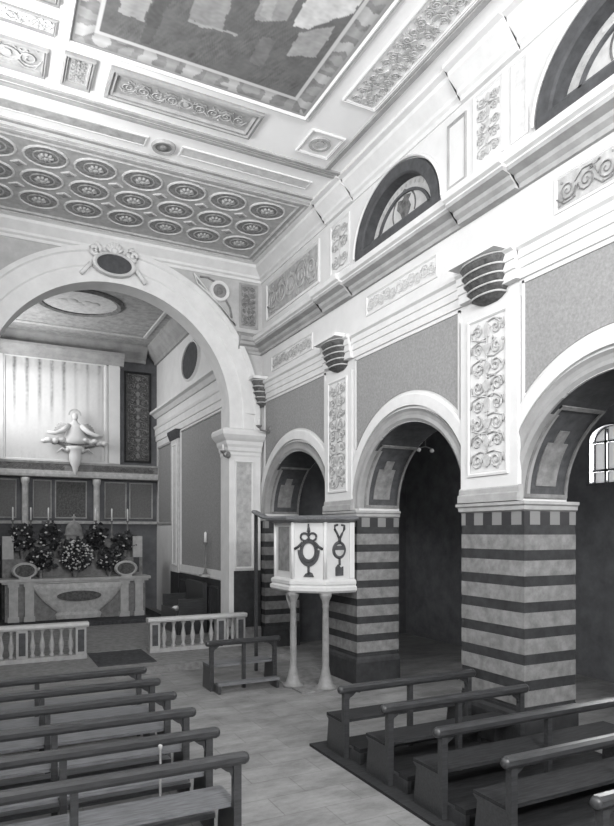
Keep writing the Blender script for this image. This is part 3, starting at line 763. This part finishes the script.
# beam with patterned frieze below the altarpiece
t = thing('gallery_beam', 'long patterned beam running across the chancel below the altarpiece', 'beam', (2.6, 22.3, 4.6))
m = MB(); m.fbox(B, -.05, 5.35, 4.62, 5.12, 0, .34); m.build('core', 'stone_mid', t)
m = MB(); run(m, B, [(0, 4.64), (.4, 4.64), (.42, 4.72), (.42, 4.82), (.36, 4.84), (0, 4.84)], -.05, 5.35); run(m, B, [(0, 5.06), (.38, 5.06), (.42, 5.12), (0, 5.14)], -.05, 5.35); m.build('moulding', 'relief', t)
m = MB(); Gf = Fr(B.p(0, 0, .34), B.u, B.v); rinceau(m, Gf, .2, 2.3, 4.86, 5.04, .012); rinceau(m, Gf, 3.2, 5.2, 4.86, 5.04, .012); m.build('frieze_ornament', 'dark_orn', t)
# wainscot below
for x0, x1, lab in ((.1, .9, 'left-hand'), (1.38, 1.95, 'second'), (2.05, 3.05, 'dark middle'), (3.62, 4.35, 'fourth'), (4.45, 5.25, 'right-hand')):
    framed('wainscot_panel', 'grey panel on the back wall under the beam, %s of five' % lab, 'wall panel', B, x0, x1, 3.3, 4.55, .04, 'dark_orn' if x0 == 2.05 else 'damask_dark', 'relief', 'relief', None, .04, 1)
for x, lab in ((1.14, 'left of the altar centre'), (3.33, 'right of the altar centre')):
    t = thing('retable_column', 'pale slim column below the gallery beam, %s' % lab, 'column', (x, 22.2, .17))
    m = MB(); m.lathe(x, 22.25, [(.13, 2.9), (.13, 3.0), (.1, 3.05), (.1, 4.4), (.13, 4.45), (.14, 4.6)]); m.build('shaft', 'relief', t)
    m = MB(); m.box(x - .17, x + .17, 22.08, 22.42, .17, 2.9); m.build('pedestal', 'stone_mid', t)
mb = MB(); run(mb, B, [(0, 3.12), (.12, 3.12), (.14, 3.2), (0, 3.22)], -.05, 5.38); struct(mb, 'trim_16', 'relief')
# stucco angel
t = thing('stucco_angel', 'white winged stucco angel with halo and clouds at the foot of the altarpiece', 'sculpture', (2.62, 22.0, 5.1))
Fa = FW(22.02)
m = MB(); L = []
for z, rx in ((5.72, .30), (5.80, .36), (5.92, .33), (6.08, .26), (6.22, .24), (6.32, .23), (6.39, .13), (6.44, .08), (6.50, .07)):
    L.append([V((2.62 + rx * (1 + .06 * math.cos(6 * 2 * PI * i / 24)) * math.cos(2 * PI * i / 24), 22.02 + rx * .6 * math.sin(2 * PI * i / 24), z)) for i in range(24)])
m.loops(L, smooth=True); m.ball((2.62, 22.0, 6.60), .10, .11, .13, 12, 8)
for q in (-1, 1): m.tube([(2.62 + q * .18, 21.97, 6.30), (2.62 + q * .40, 21.85, 6.10), (2.62 + q * .62, 21.82, 6.0), (2.62 + q * .86, 21.82, 6.02)], .085, 8, taper=lambda x: 1.1 - .5 * x)
m.build('body', 'plaster', t)
m = MB(); m.arc(Fa, 2.62, 6.66, [(.16, -.02), (.16, .02), (.20, .02), (.20, -.02)], 0, PI, 20); m.build('halo', 'relief', t)
for q in (-1, 1):
    m = MB()
    for k in range(7):
        th = math.radians(-12 + 11 * k)
        m.tube([(2.62 + q * .14, 22.12, 6.22), (2.62 + q * (.14 + .26 * math.cos(th)), 22.12, 6.16 + .24 * math.sin(th)), (2.62 + q * (.14 + .50 * math.cos(th)), 22.13, 6.08 + .40 * math.sin(th))], .045, 5, taper=lambda x: 1 - .5 * x)
    m.build('wing', 'relief', t)
R = random.Random(4); m = MB()
for k in range(19):
    a = -.92 + 1.84 * k / 18; m.ball((2.62 + a, 22.02 + R.uniform(-.08, .02), 5.86 - .08 * abs(a) + R.uniform(-.04, .04)), R.uniform(.10, .14), .12, R.uniform(.07, .10), 8, 5)
m.build('cloud', 'plaster', t)
m = MB()
for k in range(15):
    a = -.62 + 1.24 * k / 14; m.ball((2.62 + a, 22.05, 5.66 + .1 * abs(a) + R.uniform(-.04, .04)), R.uniform(.08, .12), .12, R.uniform(.06, .1), 8, 5)
m.build('shadowed_cloud', 'relief_dark', t)  # lower cloud row coloured dark to paint in its shading
m = MB(); m.lathe(2.62, 21.98, [(.30, 5.62), (.24, 5.52), (.19, 5.40), (.20, 5.28), (.17, 5.1), (.10, 4.95), (.08, 4.85), (.03, 4.74), (.01, 4.7)], 12, .8); m.build('pendant', 'plaster', t)
for q in (-1, 1):
    m = MB(); m.ball((2.62 + q * .22, 21.92, 5.52), .08, .08, .09, 8, 6); m.tube([(2.62 + q * .26, 21.95, 5.48), (2.62 + q * .40, 21.97, 5.56), (2.62 + q * .55, 21.98, 5.42)], .05, 5, taper=lambda x: 1 - .6 * x); m.build('cherub', 'relief_light', t)
# chancel right wall
F = RW(5.4)
t = thing('wall_panel', 'tall dark cloth wall panel on the right wall of the chancel', 'wall panel', F.p(-17.3, 1.8, 0))
m = MB(); m.fbox(F, -19.25, -15.5, 1.85, 5.9, 0, .015); m.build('cloth_field', 'damask', t)
m = MB(); m.rectloft(F, -19.32, -15.4, 1.62, 5.98, [(0, 0), (0, .05), (.05, .06), (.07, .015)]); m.fbox(F, -19.32, -15.4, 1.62, 1.86, 0, .05); m.build('frame', 'mould', t)
t = thing('chancel_pilaster', 'narrow pale pilaster strip left of the chancel wall panel', 'pilaster', F.p(-19.8, .17, 0))
m = MB(); m.fbox(F, -20.2, -19.4, 1.6, 5.9, 0, .09); m.build('shaft', 'relief_light', t)
m = MB(); m.rectloft(F, -20.05, -19.55, 1.8, 5.6, [(0, .09), (0, .11), (.04, .115), (.06, .092)]); m.build('panel_frame', 'mould', t)
m = MB(); run(m, F, [(0, 5.75), (.12, 5.75), (.2, 5.95), (.2, 6.02), (0, 6.02)], -20.3, -19.3); m.build('capital', 'dark', t)
m = MB(); m.fbox(F, -20.25, -19.35, .17, 1.6, 0, .1); m.build('pedestal', 'stone_dark', t)
t = thing('wall_panel', 'short grey cloth panel in the far right corner of the chancel', 'wall panel', F.p(-21.3, 4, 0))
m = MB(); m.fbox(F, -22.1, -20.5, 3.2, 5.7, 0, .015); m.build('cloth_field', 'damask', t)
m = MB(); m.rectloft(F, -22.2, -20.4, 3.1, 5.8, [(0, 0), (0, .04), (.06, .05), (.09, .015)]); m.build('frame', 'mould_grey', t)
t = thing('wall_dado', 'dark wooden dado along the foot of the right chancel wall', 'dado', F.p(-17.5, .17, 0))
m = MB(); m.fbox(F, -19.3, -15.42, .17, 1.6, 0, .08); m.build('boarding', 'stone_dark', t)
m = MB()
for i in range(5): m.rectloft(F, -19.2 + .75 * i, -18.55 + .75 * i, .5, 1.45, [(0, .08), (0, .1), (.04, .1), (.06, .082)])
m.build('panel_moulding', 'wood', t)
t = thing('oval_niche', 'dark oval niche window high on the right wall of the chancel', 'niche', F.p(-18.3, 7.85, 0))
m = MB(); m.disc(F, -18.3, 7.87, .85, .52, 0, .02, 28); m.build('recess', 'dark', t)
m = MB(); m.arc(F, -18.3, 7.87, [(.83, 0), (.83, .06), (.9, .08), (.95, 0)], 0, 2 * PI, 32, .62, True); m.build('rim', 'mould', t)
def sconce(label, p, d):
    p = V(p); d = V(d); t = thing('wall_sconce', label, 'sconce', p)
    m = MB(); m.tube([p, p + d * .12 + V((0, 0, -.06)), p + d * .25 + V((0, 0, -.04)), p + d * .3 + V((0, 0, .03))], .025, 6); m.ball(p, .06, .06, .09); m.build('arm', 'metal', t)
    q = p + d * .3; m = MB(); m.lathe(q.x, q.y, [(.02, q.z), (.07, q.z + .05), (.08, q.z + .07), (.02, q.z + .07)], 10); m.build('drip_pan', 'metal', t)
    m = MB(); m.lathe(q.x, q.y, [(.018, q.z + .07), (.018, q.z + .2), (.004, q.z + .22)], 8); m.build('candle', 'wax', t)
sconce('dark candle sconce beside the capital of the great arch pier', (5.28, 14.74, 4.72), (-.7, -.7, 0))
sconce('small dark sconce on the wall panel above the first arch, by the corner', (6.2, 14.3, 5.35), (-1, 0, 0))
t = thing('altar_candle', 'slim white candle on a dark holder against the chancel wall panel', 'candlestick', (5.26, 16.5, 1.68))
m = MB(); m.box(5.12, 5.4, 16.38, 16.62, 1.66, 1.72); m.build('shelf', 'mould_grey', t)
m = MB(); m.lathe(5.26, 16.5, [(.09, 1.72), (.05, 1.77), (.02, 1.9), (.04, 2.0), (.02, 2.1), (.025, 2.5), (.07, 2.55), (.07, 2.58)], 10); m.build('stem', 'metal', t)
m = MB(); m.lathe(5.26, 16.5, [(.035, 2.58), (.035, 2.82), (.01, 2.86)], 10); m.build('candle', 'wax', t)
# stall with open book in the gloom
t = thing('choir_stall', 'dark wooden choir stall in the shadow right of the altar', 'stall', (4.85, 17.2, .17))
m = MB(); m.box(4.45, 5.28, 16.4, 18.0, .17, .80); m.build('seat', 'wood', t)
m = MB(); m.box(5.16, 5.28, 16.4, 18.0, .80, 1.5); m.build('back', 'wood', t)
m = MB(); m.box(4.5, 5.16, 16.34, 16.4, .17, 1.1); m.build('arm_panel', 'wood', t)
m = MB(); m.box(4.5, 5.16, 18.0, 18.06, .17, 1.1); m.build('arm_panel', 'wood', t)
t = thing('open_book', 'white open book lying on the dark choir stall', 'book', (4.75, 17.0, .80))
m = MB()
m.loops([[V((4.52 + .18 * a, y, .81 + .05 * math.sin(a * PI))) for a in (0, .33, .66, 1)] + [V((4.7, y, .802)), V((4.52, y, .802))] for y in (16.75, 17.1)])
m.loops([[V((4.7 + .18 * a, y, .81 + .05 * math.sin(a * PI))) for a in (0, .33, .66, 1)] + [V((4.88, y, .802)), V((4.7, y, .802))] for y in (16.75, 17.1)])
m.build('page_block', 'book', t)
# altar
AY = 19.9
mb = MB(); mb.box(.1, 4.9, AY - .8, 22.1, .17, .28); struct(mb, 'floor_predella', 'carpet')
t = thing('high_altar', 'pale stone high altar with bulging carved front at the chancel end', 'altar', (2.48, AY + .4, .28))
m = MB(); m.box(.35, 4.58, AY - .06, AY + .75, 1.42, 1.50); m.box(.42, 4.52, AY, AY + .75, 1.36, 1.42); m.build('mensa', 'pale', t)
m = MB(); m.box(.5, 4.45, AY + .12, AY + .75, .28, 1.36); m.build('body', 'stone_light', t)
m = MB(); L = []
for z, hw, d in ((.30, .62, .04), (.42, .66, .06), (.5, .60, .03), (.62, .75, .05), (.82, .98, .10), (1.08, 1.18, .14), (1.2, 1.25, .15), (1.28, 1.3, .13), (1.35, 1.32, .1)):
    L.append([V((2.48 + hw * math.cos(PI * i / 20), AY + .13 - (d + .1) * abs(math.sin(PI * i / 20)) ** .5, z)) for i in range(21)])
m.loops(L); m.build('carved_front', 'relief', t)
m = MB(); Ga = FW(AY - .13); m.disc(Ga, 2.48, .98, .62, .15, -.06, .01, 24); m.build('relief_field', 'dark_orn', t)
for x in (.72, 1.14, 3.80, 4.24):
    m = MB(); m.box(x - .12, x + .12, AY + .02, AY + .14, .28, 1.36); m.box(x - .15, x + .15, AY, AY + .14, .28, .42); m.box(x - .15, x + .15, AY, AY + .14, 1.28, 1.36); m.build('pilaster', 'pale', t)
t = thing('altar_shelf', 'stepped pale stone shelf rising behind the altar table', 'altar shelf', (2.48, AY + 1.0, .28))
m = MB(); m.box(.45, 4.5, AY + .77, AY + 1.15, .28, 2.05); m.build('lower_step', 'stone_light', t)
m = MB(); m.box(.45, 4.5, AY + 1.15, AY + 1.55, .28, 2.62); m.build('upper_step', 'stone_light', t)
m = MB(); m.box(4.2, 4.5, AY + .77, AY + 1.15, 2.05, 2.72); m.build('end_block', 'pale', t)
m = MB(); m.box(.45, .75, AY + .77, AY + 1.15, 2.05, 2.72); m.build('end_block', 'pale', t)
m = MB(); m.box(4.22, 4.40, AY + .755, AY + .77, 1.58, 2.05); m.build('end_panel', 'dark', t)
# tabernacle
t = thing('tabernacle', 'domed pale tabernacle in the middle of the altar', 'tabernacle', (2.45, AY + 1.1, 2.05))
yb = AY + .95
m = MB(); m.box(2.2, 2.7, yb - .18, yb + .2, 2.05, 2.72); m.build('body', 'stone_mid', t)
m = MB(); m.lathe(2.45, yb + .01, [(.29, 2.72), (.29, 2.78), (.25, 2.80), (.25, 2.90), (.24, 2.98), (.19, 3.08), (.11, 3.15), (.05, 3.18), (.04, 3.22)], 18, .6); m.build('dome', 'stone_light', t)
m = MB(); m.box(2.435, 2.465, yb, yb + .03, 3.2, 3.40); m.box(2.39, 2.51, yb, yb + .03, 3.3, 3.33); m.build('cross', 'pale', t)
# candlesticks on the upper step
cand = None
for i, x in enumerate((.75, 1.25, 1.75, 3.15, 3.65, 4.15)):
    lab = 'tall dark altar candlestick on the upper shelf, %s from the left' % ordw[i]
    if cand is None:
        cand = thing('candlestick', lab, 'candlestick', (x, AY + 1.35, 2.62), 'altar candlesticks')
        m = MB(); m.lathe(x, AY + 1.35, [(.09, 2.62), (.09, 2.65), (.04, 2.7), (.025, 2.8), (.05, 2.86), (.025, 2.92), (.02, 3.15), (.06, 3.2), (.06, 3.22)], 10); m.build('stem', 'metal', cand)
        m = MB(); m.lathe(x, AY + 1.35, [(.022, 3.22), (.022, 3.58), (.005, 3.61)], 8); m.build('candle', 'wax', cand)
    else: dup(cand, None, lab, 'altar candlesticks', (x, AY + 1.35, 2.62))
# flowers
def bouquet(label, x, y, z, rx, ry, rz, nl, nb, seed):
    R = random.Random(seed)
    t = thing('flower_bouquet', label, 'flowers', (x, y, z))
    m = MB(); m.lathe(x, y, [(.07, z), (.05, z + .03), (.09, z + .12), (.08, z + .2), (.1, z + .22)], 10); m.build('vase', 'metal', t)
    m = MB(); cz = z + .2 + rz
    def rp(k=1.):
        while 1:
            p = V((R.uniform(-1, 1), R.uniform(-1, 1), R.uniform(-1, 1)))
            if p.length < 1: return V((x + p.x * rx * k, y + p.y * ry * k, cz + p.z * rz * k))
    for i in range(nl):
        p = rp(); d = V((R.uniform(-1, 1), R.uniform(-1, 1), R.uniform(-.6, 1))).normalized(); s = d.cross(V((R.uniform(-1, 1), R.uniform(-1, 1), .3))).normalized()
        l = R.uniform(.10, .22); w = l * .4
        m.add([p, p + d * l * .5 + s * w, p + d * l, p + d * l * .5 - s * w], [(0, 1, 2, 3)])
    for i in range(8): m.tube([V((x, y, z + .18)), rp(.7)], .008, 4)
    m.build('foliage', 'leaf', t)
    if nb:
        m = MB()
        for i in range(nb):
            p = rp(); p.y -= ry * .6; s = R.uniform(.02, .045); m.ball(p, s, s, s * .8, 6, 4)
        m.build('blossoms', 'bloom', t)
y1 = AY + .45; y2 = AY + 1.0
bouquet('large speckled bouquet in the centre of the altar table', 2.42, AY + .38, 1.5, .50, .26, .46, 380, 130, 1)
bouquet('dark leafy bouquet on the altar left of the centre', 1.46, y1, 1.5, .36, .26, .36, 300, 30, 2)
bouquet('dark leafy bouquet on the altar right of the centre', 3.42, y1, 1.5, .36, .26, .34, 300, 34, 3)
bouquet('bushy dark bouquet at the left end of the stepped altar shelf', 1.0, y2, 2.05, .34, .22, .40, 300, 22, 4)
bouquet('round dark bouquet at the right end of the stepped altar shelf', 3.98, y2 - .05, 2.05, .34, .22, .28, 300, 6, 5)
bouquet('dark bouquet on the stepped shelf left of the tabernacle', 1.78, y2, 2.05, .30, .2, .46, 280, 22, 6)
bouquet('dark bouquet on the stepped shelf right of the tabernacle', 3.12, y2, 2.05, .32, .2, .44, 280, 24, 7)
for x, lab in ((1.02, 'left'), (3.86, 'right')):
    t = thing('reliquary', 'oval white-rimmed reliquary on the %s part of the altar table' % lab, 'reliquary', (x, AY + .04, 1.5)); Gr = FW(AY + .08)
    m = MB(); m.disc(Gr, x, 1.74, .27, .17, -.03, .0, 24); m.build('dark_field', 'dark_orn', t)
    m = MB(); m.arc(Gr, x, 1.74, [(.26, -.03), (.26, .03), (.31, .04), (.35, -.03)], 0, 2 * PI, 28, .68, True); m.build('rim', 'pale', t)
    m = MB(); m.box(x - .16, x + .16, AY + .0, AY + .14, 1.5, 1.56); m.build('foot', 'pale', t)

# ------------------------------------------------------------------ altar rail
def balustrade(label, x0, x1, y, z0, posts, nb):
    t = thing('balustrade', label, 'balustrade', ((x0 + x1) / 2, y, z0))
    h = .77
    m = MB(); m.box(x0, x1, y - .11, y + .11, z0, z0 + .09); m.build('base_rail', 'rail_stone', t)
    m = MB(); L = [[V((x, y + d, z)) for d, z in ((-.1, z0 + h - .1), (-.13, z0 + h - .06), (-.13, z0 + h - .02), (-.11, z0 + h), (.11, z0 + h), (.13, z0 + h - .02), (.13, z0 + h - .06), (.1, z0 + h - .1))] for x in (x0 - .04, x1 + .04)]
    m.loops(L); m.build('top_rail', 'rail_top', t)
    cuts = []
    for px in posts:
        m = MB(); m.box(px - .11, px + .11, y - .09, y + .09, z0 + .09, z0 + h - .1); p = m.build('post', 'rail_stone', t)
        m = MB(); m.box(px - .065, px + .065, y - .095, y - .089, z0 + .15, z0 + h - .15); m.build('inset_panel', 'dark', p)
    ps = sorted(posts)
    for a, b, n in zip(ps[:-1], ps[1:], nb):
        for i in range(n):
            x = a + .11 + (b - a - .22) * (i + .5) / n
            m = MB(); zb = z0 + .09; hh = h - .19
            m.lathe(x, y, [(.055, zb), (.055, zb + .04), (.03, zb + .07), (.055, zb + .2), (.06, zb + .25), (.035, zb + .38), (.025, zb + .46), (.035, zb + hh - .06), (.055, zb + hh - .04), (.055, zb + hh)], 10)
            m.build('baluster', 'rail_stone', t)
balustrade('white stone altar rail right of the sanctuary opening, in front of the arch pier', 3.28, 5.55, 14.4, .15, [3.4, 4.95, 5.44], [6, 2])
balustrade('white stone altar rail left of the sanctuary opening, at the left edge', -.6, 1.95, 14.45, .15, [-.48, .68, 1.83], [5, 5])
t = thing('carpet_runner', 'dark carpet over the step between the two altar rails', 'carpet', (2.6, 14, .15))
m = MB(); m.box(2.02, 3.2, 13.3, 14.84, .15, .165); m.build('pile', 'carpet', t)

# ------------------------------------------------------------------ pulpit
t = thing('pulpit', 'white painted half-octagon pulpit on slender columns against the arcade pier', 'pulpit', (5.65, 10.9, 0))
PP = [(6.11, 10.2), (5.50, 10.2), (5.06, 10.64), (5.06, 11.42), (5.50, 11.86), (6.11, 11.86)]
cx, cy = 6.15, 11.03
def off(k):  # plan grown outwards
    out = []
    for x, y in PP:
        dx = -k if x < 5.3 else (-k * .414 if x < 5.9 else 0.)
        if x < 5.3: dy = -k * .414 if y < cy else k * .414
        else: dy = -k if y < cy else k
        out.append((x + dx, y + dy))
    return out
def ring(mb, levels): mb.loops([[V((x, y, z)) for x, y in off(k)] for k, z in levels])
m = MB(); ring(m, [(0, 1.98), (0, 3.04)]); m.build('parapet', 'cream', t)
m = MB(); ring(m, [(.06, 1.74), (.10, 1.78), (.10, 1.84), (.06, 1.87), (.08, 1.9), (.08, 1.95), (.02, 1.99), (0, 1.99)]); m.build('floor_moulding', 'cream', t)
m = MB(); ring(m, [(.02, 3.02), (.08, 3.05), (.17, 3.08), (.18, 3.12), (.1, 3.15), (0, 3.15)]); m.build('book_rail', 'wood_mid', t)
for (x, y) in PP[1:5]:
    m = MB(); m.lathe(x, y, [(.035, 1.99), (.035, 3.04)], 8); m.build('corner_bead', 'mould', t)
m = MB(); m.box(6.0, 6.1, 10.17, 10.2, 2.0, 3.03); m.build('corner_bead', 'mould', t)
P1, P2, P3, P0 = V((5.06, 10.64, 0)), V((5.5, 10.2, 0)), V((6.15, 10.2, 0)), V((5.06, 11.42, 0))
def face(a, b):
    u = (b - a).normalized(); return Fr(a + V((0, 0, 2.0)), u, (0, 0, 1)), (b - a).length
fa, la = face(P1, P2)
m = MB(); c0 = la * .5
m.arc(fa, c0, .50, [(.115, 0), (.115, .025), (.15, .035), (.175, .0)], 0, 2 * PI, 28, 1.3, True)
crescent = [(c0 + .21 * math.cos(th), .52 + .30 * math.sin(th)) for th in [PI + PI * i / 20 for i in range(21)]] + [(c0 + .13 * math.cos(th), .52 + .20 * math.sin(th)) for th in [2 * PI - PI * i / 20 for i in range(21)]]
m.prism(fa, crescent, 0, .02)
for s in (-1, 1):
    m.tube([fa.p(c0 + s * (.075 + .075 * math.cos(2 * PI * i / 14)), .76 + .07 * math.sin(2 * PI * i / 14), .02) for i in range(14)], .02, 5, True)
    m.tube([fa.p(c0 + s * .12, .66, .02), fa.p(c0 + s * .2, .58, .02), fa.p(c0 + s * .27, .54, .02)], .026, 5)
m.tube([fa.p(c0, .80, .02), fa.p(c0, 1.0, .02)], .016, 5); m.prism(fa, [(c0 - .03, .86), (c0, .80), (c0 + .03, .86), (c0 + .015, .94), (c0 - .015, .94)], 0, .025)
m.tube([fa.p(c0, .22, .02), fa.p(c0, .08, .02)], .022, 5); m.prism(fa, [(c0 - .1, .03), (c0 + .1, .03), (c0 + .07, .1), (c0 + .02, .12), (c0 - .06, .09)], 0, .02)
m.build('lyre_emblem', 'dark', t)
fb, lb = face(P2, P3); c0 = .29
m = MB(); m.arc(fb, c0, .52, [(.095, 0), (.095, .025), (.12, .035), (.145, .0)], 0, 2 * PI, 28, 1.15, True)
m.prism(fb, [(c0 - .1, .52), (c0 + .1, .52), (c0 + .08, .60), (c0 - .08, .60)], 0, .02)
for s in (-1, 1):
    m.tube([fb.p(c0, .72, .02), fb.p(c0 + s * .05, .82, .02), fb.p(c0 + s * .10, .90, .02), fb.p(c0 + s * .10, .97, .02), fb.p(c0 + s * .04, .98, .02)], .022, 5)
m.tube([fb.p(c0, .66, .02), fb.p(c0, .74, .02)], .03, 5)
m.tube([fb.p(c0, .36, .02), fb.p(c0, .24, .02)], .022, 5); m.prism(fb, [(c0 - .08, .05), (c0 + .08, .05), (c0 + .08, .22), (c0 + .03, .2), (c0 - .03, .26), (c0 - .08, .2)], 0, .02)
m.build('medallion_emblem', 'dark', t)
m = MB(); m.disc(fb, c0, .50, .095, .11, 0, .015, 20); m.build('medallion_face', 'relief', t)
fc, lc = face(P0, P1)
m = MB(); m.fbox(fc, .16, lc - .14, .12, .95, 0, .012); m.build('side_panel', 'stone_mid', t)
def pcol(x, y):
    m = MB(); m.lathe(x, y, [(.19, .0), (.19, .05), (.14, .08), (.10, .22), (.075, .34), (.065, .42), (.062, 1.0), (.055, 1.46), (.07, 1.5), (.055, 1.53), (.07, 1.6), (.11, 1.68), (.12, 1.74)], 14); m.build('column', 'column', t)
pcol(5.09, 10.68); pcol(5.53, 10.24)
m = MB(); m.tube([(5.07, 10.9, 1.72), (5.07, 10.86, 1.6), (5.08, 10.76, 1.46), (5.09, 10.7, 1.4)], .04, 6); m.build('bracket', 'column', t)
m = MB(); L = []
for yy, zz in ((11.3, 3.115), (11.6, 3.12), (11.9, 3.17), (12.3, 3.27)): L.append([V((x, yy, zz + q)) for x, q in ((4.92, -.03), (4.9, 0), (4.93, .03), (5.03, .03), (5.06, 0), (5.04, -.03))])
m.loops(L); m.build('stair_rail', 'wood_mid', t)
m = MB(); m.box(4.95, 5.01, 12.2, 12.26, .0, 3.24); m.build('stair_post', 'wood', t)
m = MB(); m.box(4.98, 6.1, 10.1, 11.95, 0, .03); m.build('base_slab', 'stone_mid', t)

# ------------------------------------------------------------------ pews
def pew(label, x0, x1, y, group, shared={}, sm='wood_mid'):
    L = round(x1 - x0, 3)
    if L in shared: return dup(shared[L], None, label, group, (x0, y, shared.get('z', 0)))
    t = thing('pew', label, 'pew', (x0, y, 0), group); shared[L] = t
    y0 = y
    m = MB()
    m.loops([[V((x, y0 + d, z)) for d, z in ((-.045, .81), (-.06, .84), (-.06, .88), (-.03, .905), (.02, .905), (.04, .88), (.04, .82))] for x in (x0, x1)])
    for x in (x0, x1): m.ball((x, y0 - .01, .855), .05, .055, .055, 8, 6)
    m.build('top_rail', 'wood', t)
    for x in (x0 + .07, x1 - .07):
        m = MB(); m.box(x - .035, x + .035, y0 - .035, y0 + .035, 0, .82); m.build('end_post', 'wood', t)
        s = 1 if x < (x0 + x1) / 2 else -1
        m = MB()
        m.prism(Fr((0, y0 + .02, 0), (1, 0, 0), (0, 0, 1)), [(x + s * .035, .82), (x + s * .24, .82), (x + s * .2, .79), (x + s * .15, .80), (x + s * .1, .76), (x + s * .06, .74), (x + s * .035, .68)], 0, .03); m.build('bracket', 'wood', t)
        m = MB(); m.prism(Fr((x - .025, 0, 0), (0, 1, 0), (0, 0, 1)), [(y0 + .03, 0), (y0 + .44, 0), (y0 + .44, .08), (y0 + .40, .38), (y0 + .46, .42), (y0 + .03, .42)], 0, .05); m.build('end_panel', 'wood', t)
    m = MB(); m.box(x0 + .05, x1 - .05, y0 + .04, y0 + .46, .42, .455); m.build('seat', sm, t)
    n = 2
    for i in range(1, n):
        xx = x0 + (x1 - x0) * i / n; m = MB(); m.box(xx - .03, xx + .03, y0 - .03, y0 + .03, 0, .82); m.build('middle_post', 'wood', t)
    m = MB(); m.box(x0 + .1, x1 - .1, y0 - .30, y0 - .14, .14, .19); m.build('kneeler', sm, t)
    for x in (x0 + .1, x1 - .16):
        m = MB(); m.box(x, x + .05, y0 - .3, y0 + .02, 0.0, .14); m.build('kneeler_foot', 'wood', t)
    return t
LA = ['nearest pew of the left-hand block, ending at the aisle', 'second nearest pew of the left-hand block', 'third pew from the front edge in the left-hand block', 'fourth pew from the front edge in the left-hand block', 'fifth pew from the front edge in the left-hand block', 'farthest pew of the left-hand block, nearest the altar rail']
for i, y in enumerate((5.32, 6.11, 6.92, 7.72, 8.52, 9.34)):
    pew(LA[i][0].upper()[:0] + 'dark wooden ' + LA[i] if 0 else LA[i].replace('pew', 'dark wooden pew'), -.8, 2.05, y, 'pews left of the aisle')
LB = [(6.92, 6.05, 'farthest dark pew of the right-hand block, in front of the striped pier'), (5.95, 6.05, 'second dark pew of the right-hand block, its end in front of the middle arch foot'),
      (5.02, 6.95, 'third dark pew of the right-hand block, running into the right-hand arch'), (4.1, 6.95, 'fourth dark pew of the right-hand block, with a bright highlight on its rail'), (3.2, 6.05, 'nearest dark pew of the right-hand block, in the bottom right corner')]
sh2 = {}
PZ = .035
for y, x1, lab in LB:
    o = pew(lab, 3.95, x1, y, 'pews right of the aisle', sh2, 'wood_dull_shaded'); o.location.z = PZ
pew('short dark front bench before the pulpit, standing alone in the aisle', 3.55, 4.92, 11.0, 'front bench')
for o in COL.objects:
    if o.get('group') == 'front bench': del o['group']
t = thing('pew_platform', 'low dark wooden platform under the right-hand pews', 'platform', (5, 5, 0))
m = MB(); m.box(3.86, 6.06, 2.6, 7.6, 0, PZ); m.box(6.06, 7.0, 3.4, 6.0, 0, PZ); m.build('boarding', 'wood_dull_shaded', t)
t = thing('pole', 'thin pale upright pole standing between the two nearest left-hand pews', 'pole', (1.475, 6.01, 0))
m = MB(); m.lathe(1.475, 6.01, [(.03, 0), (.03, .02), (.013, .04), (.012, .80), (.022, .81), (.022, .84), (.004, .85)], 8); m.build('shaft', 'mould_grey', t)

# aisle lamp
t = thing('pendant_lamp', 'small pendant lamp with two glass globes hanging in the aisle', 'lamp', (8.8, 11.6, 4.5))
m = MB(); m.tube([(8.8, 11.6, 6.0), (8.8, 11.6, 4.75)], .01, 5); m.tube([(8.62, 11.6, 4.72), (8.8, 11.6, 4.76), (8.98, 11.6, 4.72)], .015, 5); m.build('stem', 'metal', t)
m = MB()
for s in (-1, 1): m.ball((8.8 + s * .18, 11.6, 4.68), .05)
m.build('globe', 'wax', t)

# ------------------------------------------------------------------ light
def area(name, loc, rot, sx, sy, e):
    d = bpy.data.lights.new(name, 'AREA'); d.shape = 'RECTANGLE'; d.size = sx; d.size_y = sy; d.energy = e
    o = bpy.data.objects.new(name, d); COL.objects.link(o); o.location = loc; o.rotation_euler = rot
    return o
for i, y in enumerate((-.6, 4.3, 9.2)):
    area('daylight_left', (-1.02, y, 7.5), (0, math.radians(-90), 0), 2.2, 2.4, (2300, 1650, 2300)[i])      # through the left clerestory
area('daylight_back', (2.65, -3.1, 7.0), (math.radians(90), 0, 0), 3.2, 3.2, 10500)          # through the entrance window
area('daylight_chancel', (-.2, 20.4, 7.3), (0, math.radians(-90), 0), 2.0, 2.0, 1350)
for y in AW: area('daylight_aisle', (10.72, y, 4.3), (0, math.radians(90), 0), .9, .8, 1100)
w = bpy.data.worlds.new('sky'); SC.world = w; w.use_nodes = True
w.node_tree.nodes['Background'].inputs['Color'].default_value = (.9, .95, 1, 1)
w.node_tree.nodes['Background'].inputs['Strength'].default_value = 1.0

# ------------------------------------------------------------------ camera
cd = bpy.data.cameras.new('camera'); cam = bpy.data.objects.new('camera', cd); COL.objects.link(cam)
cam.location = (0, 0, 2.85); cam.rotation_euler = (PI / 2, 0, -math.radians(26.7081))
cd.sensor_width = 36; cd.lens = 640 / 826 * 36; cd.shift_y = (532 - 413) / 826; cd.clip_start = .05
SC.camera = cam
SC.view_settings.view_transform = 'Standard'; SC.view_settings.look = 'None'
SC.view_settings.exposure = -3.0; SC.view_settings.gamma = 1
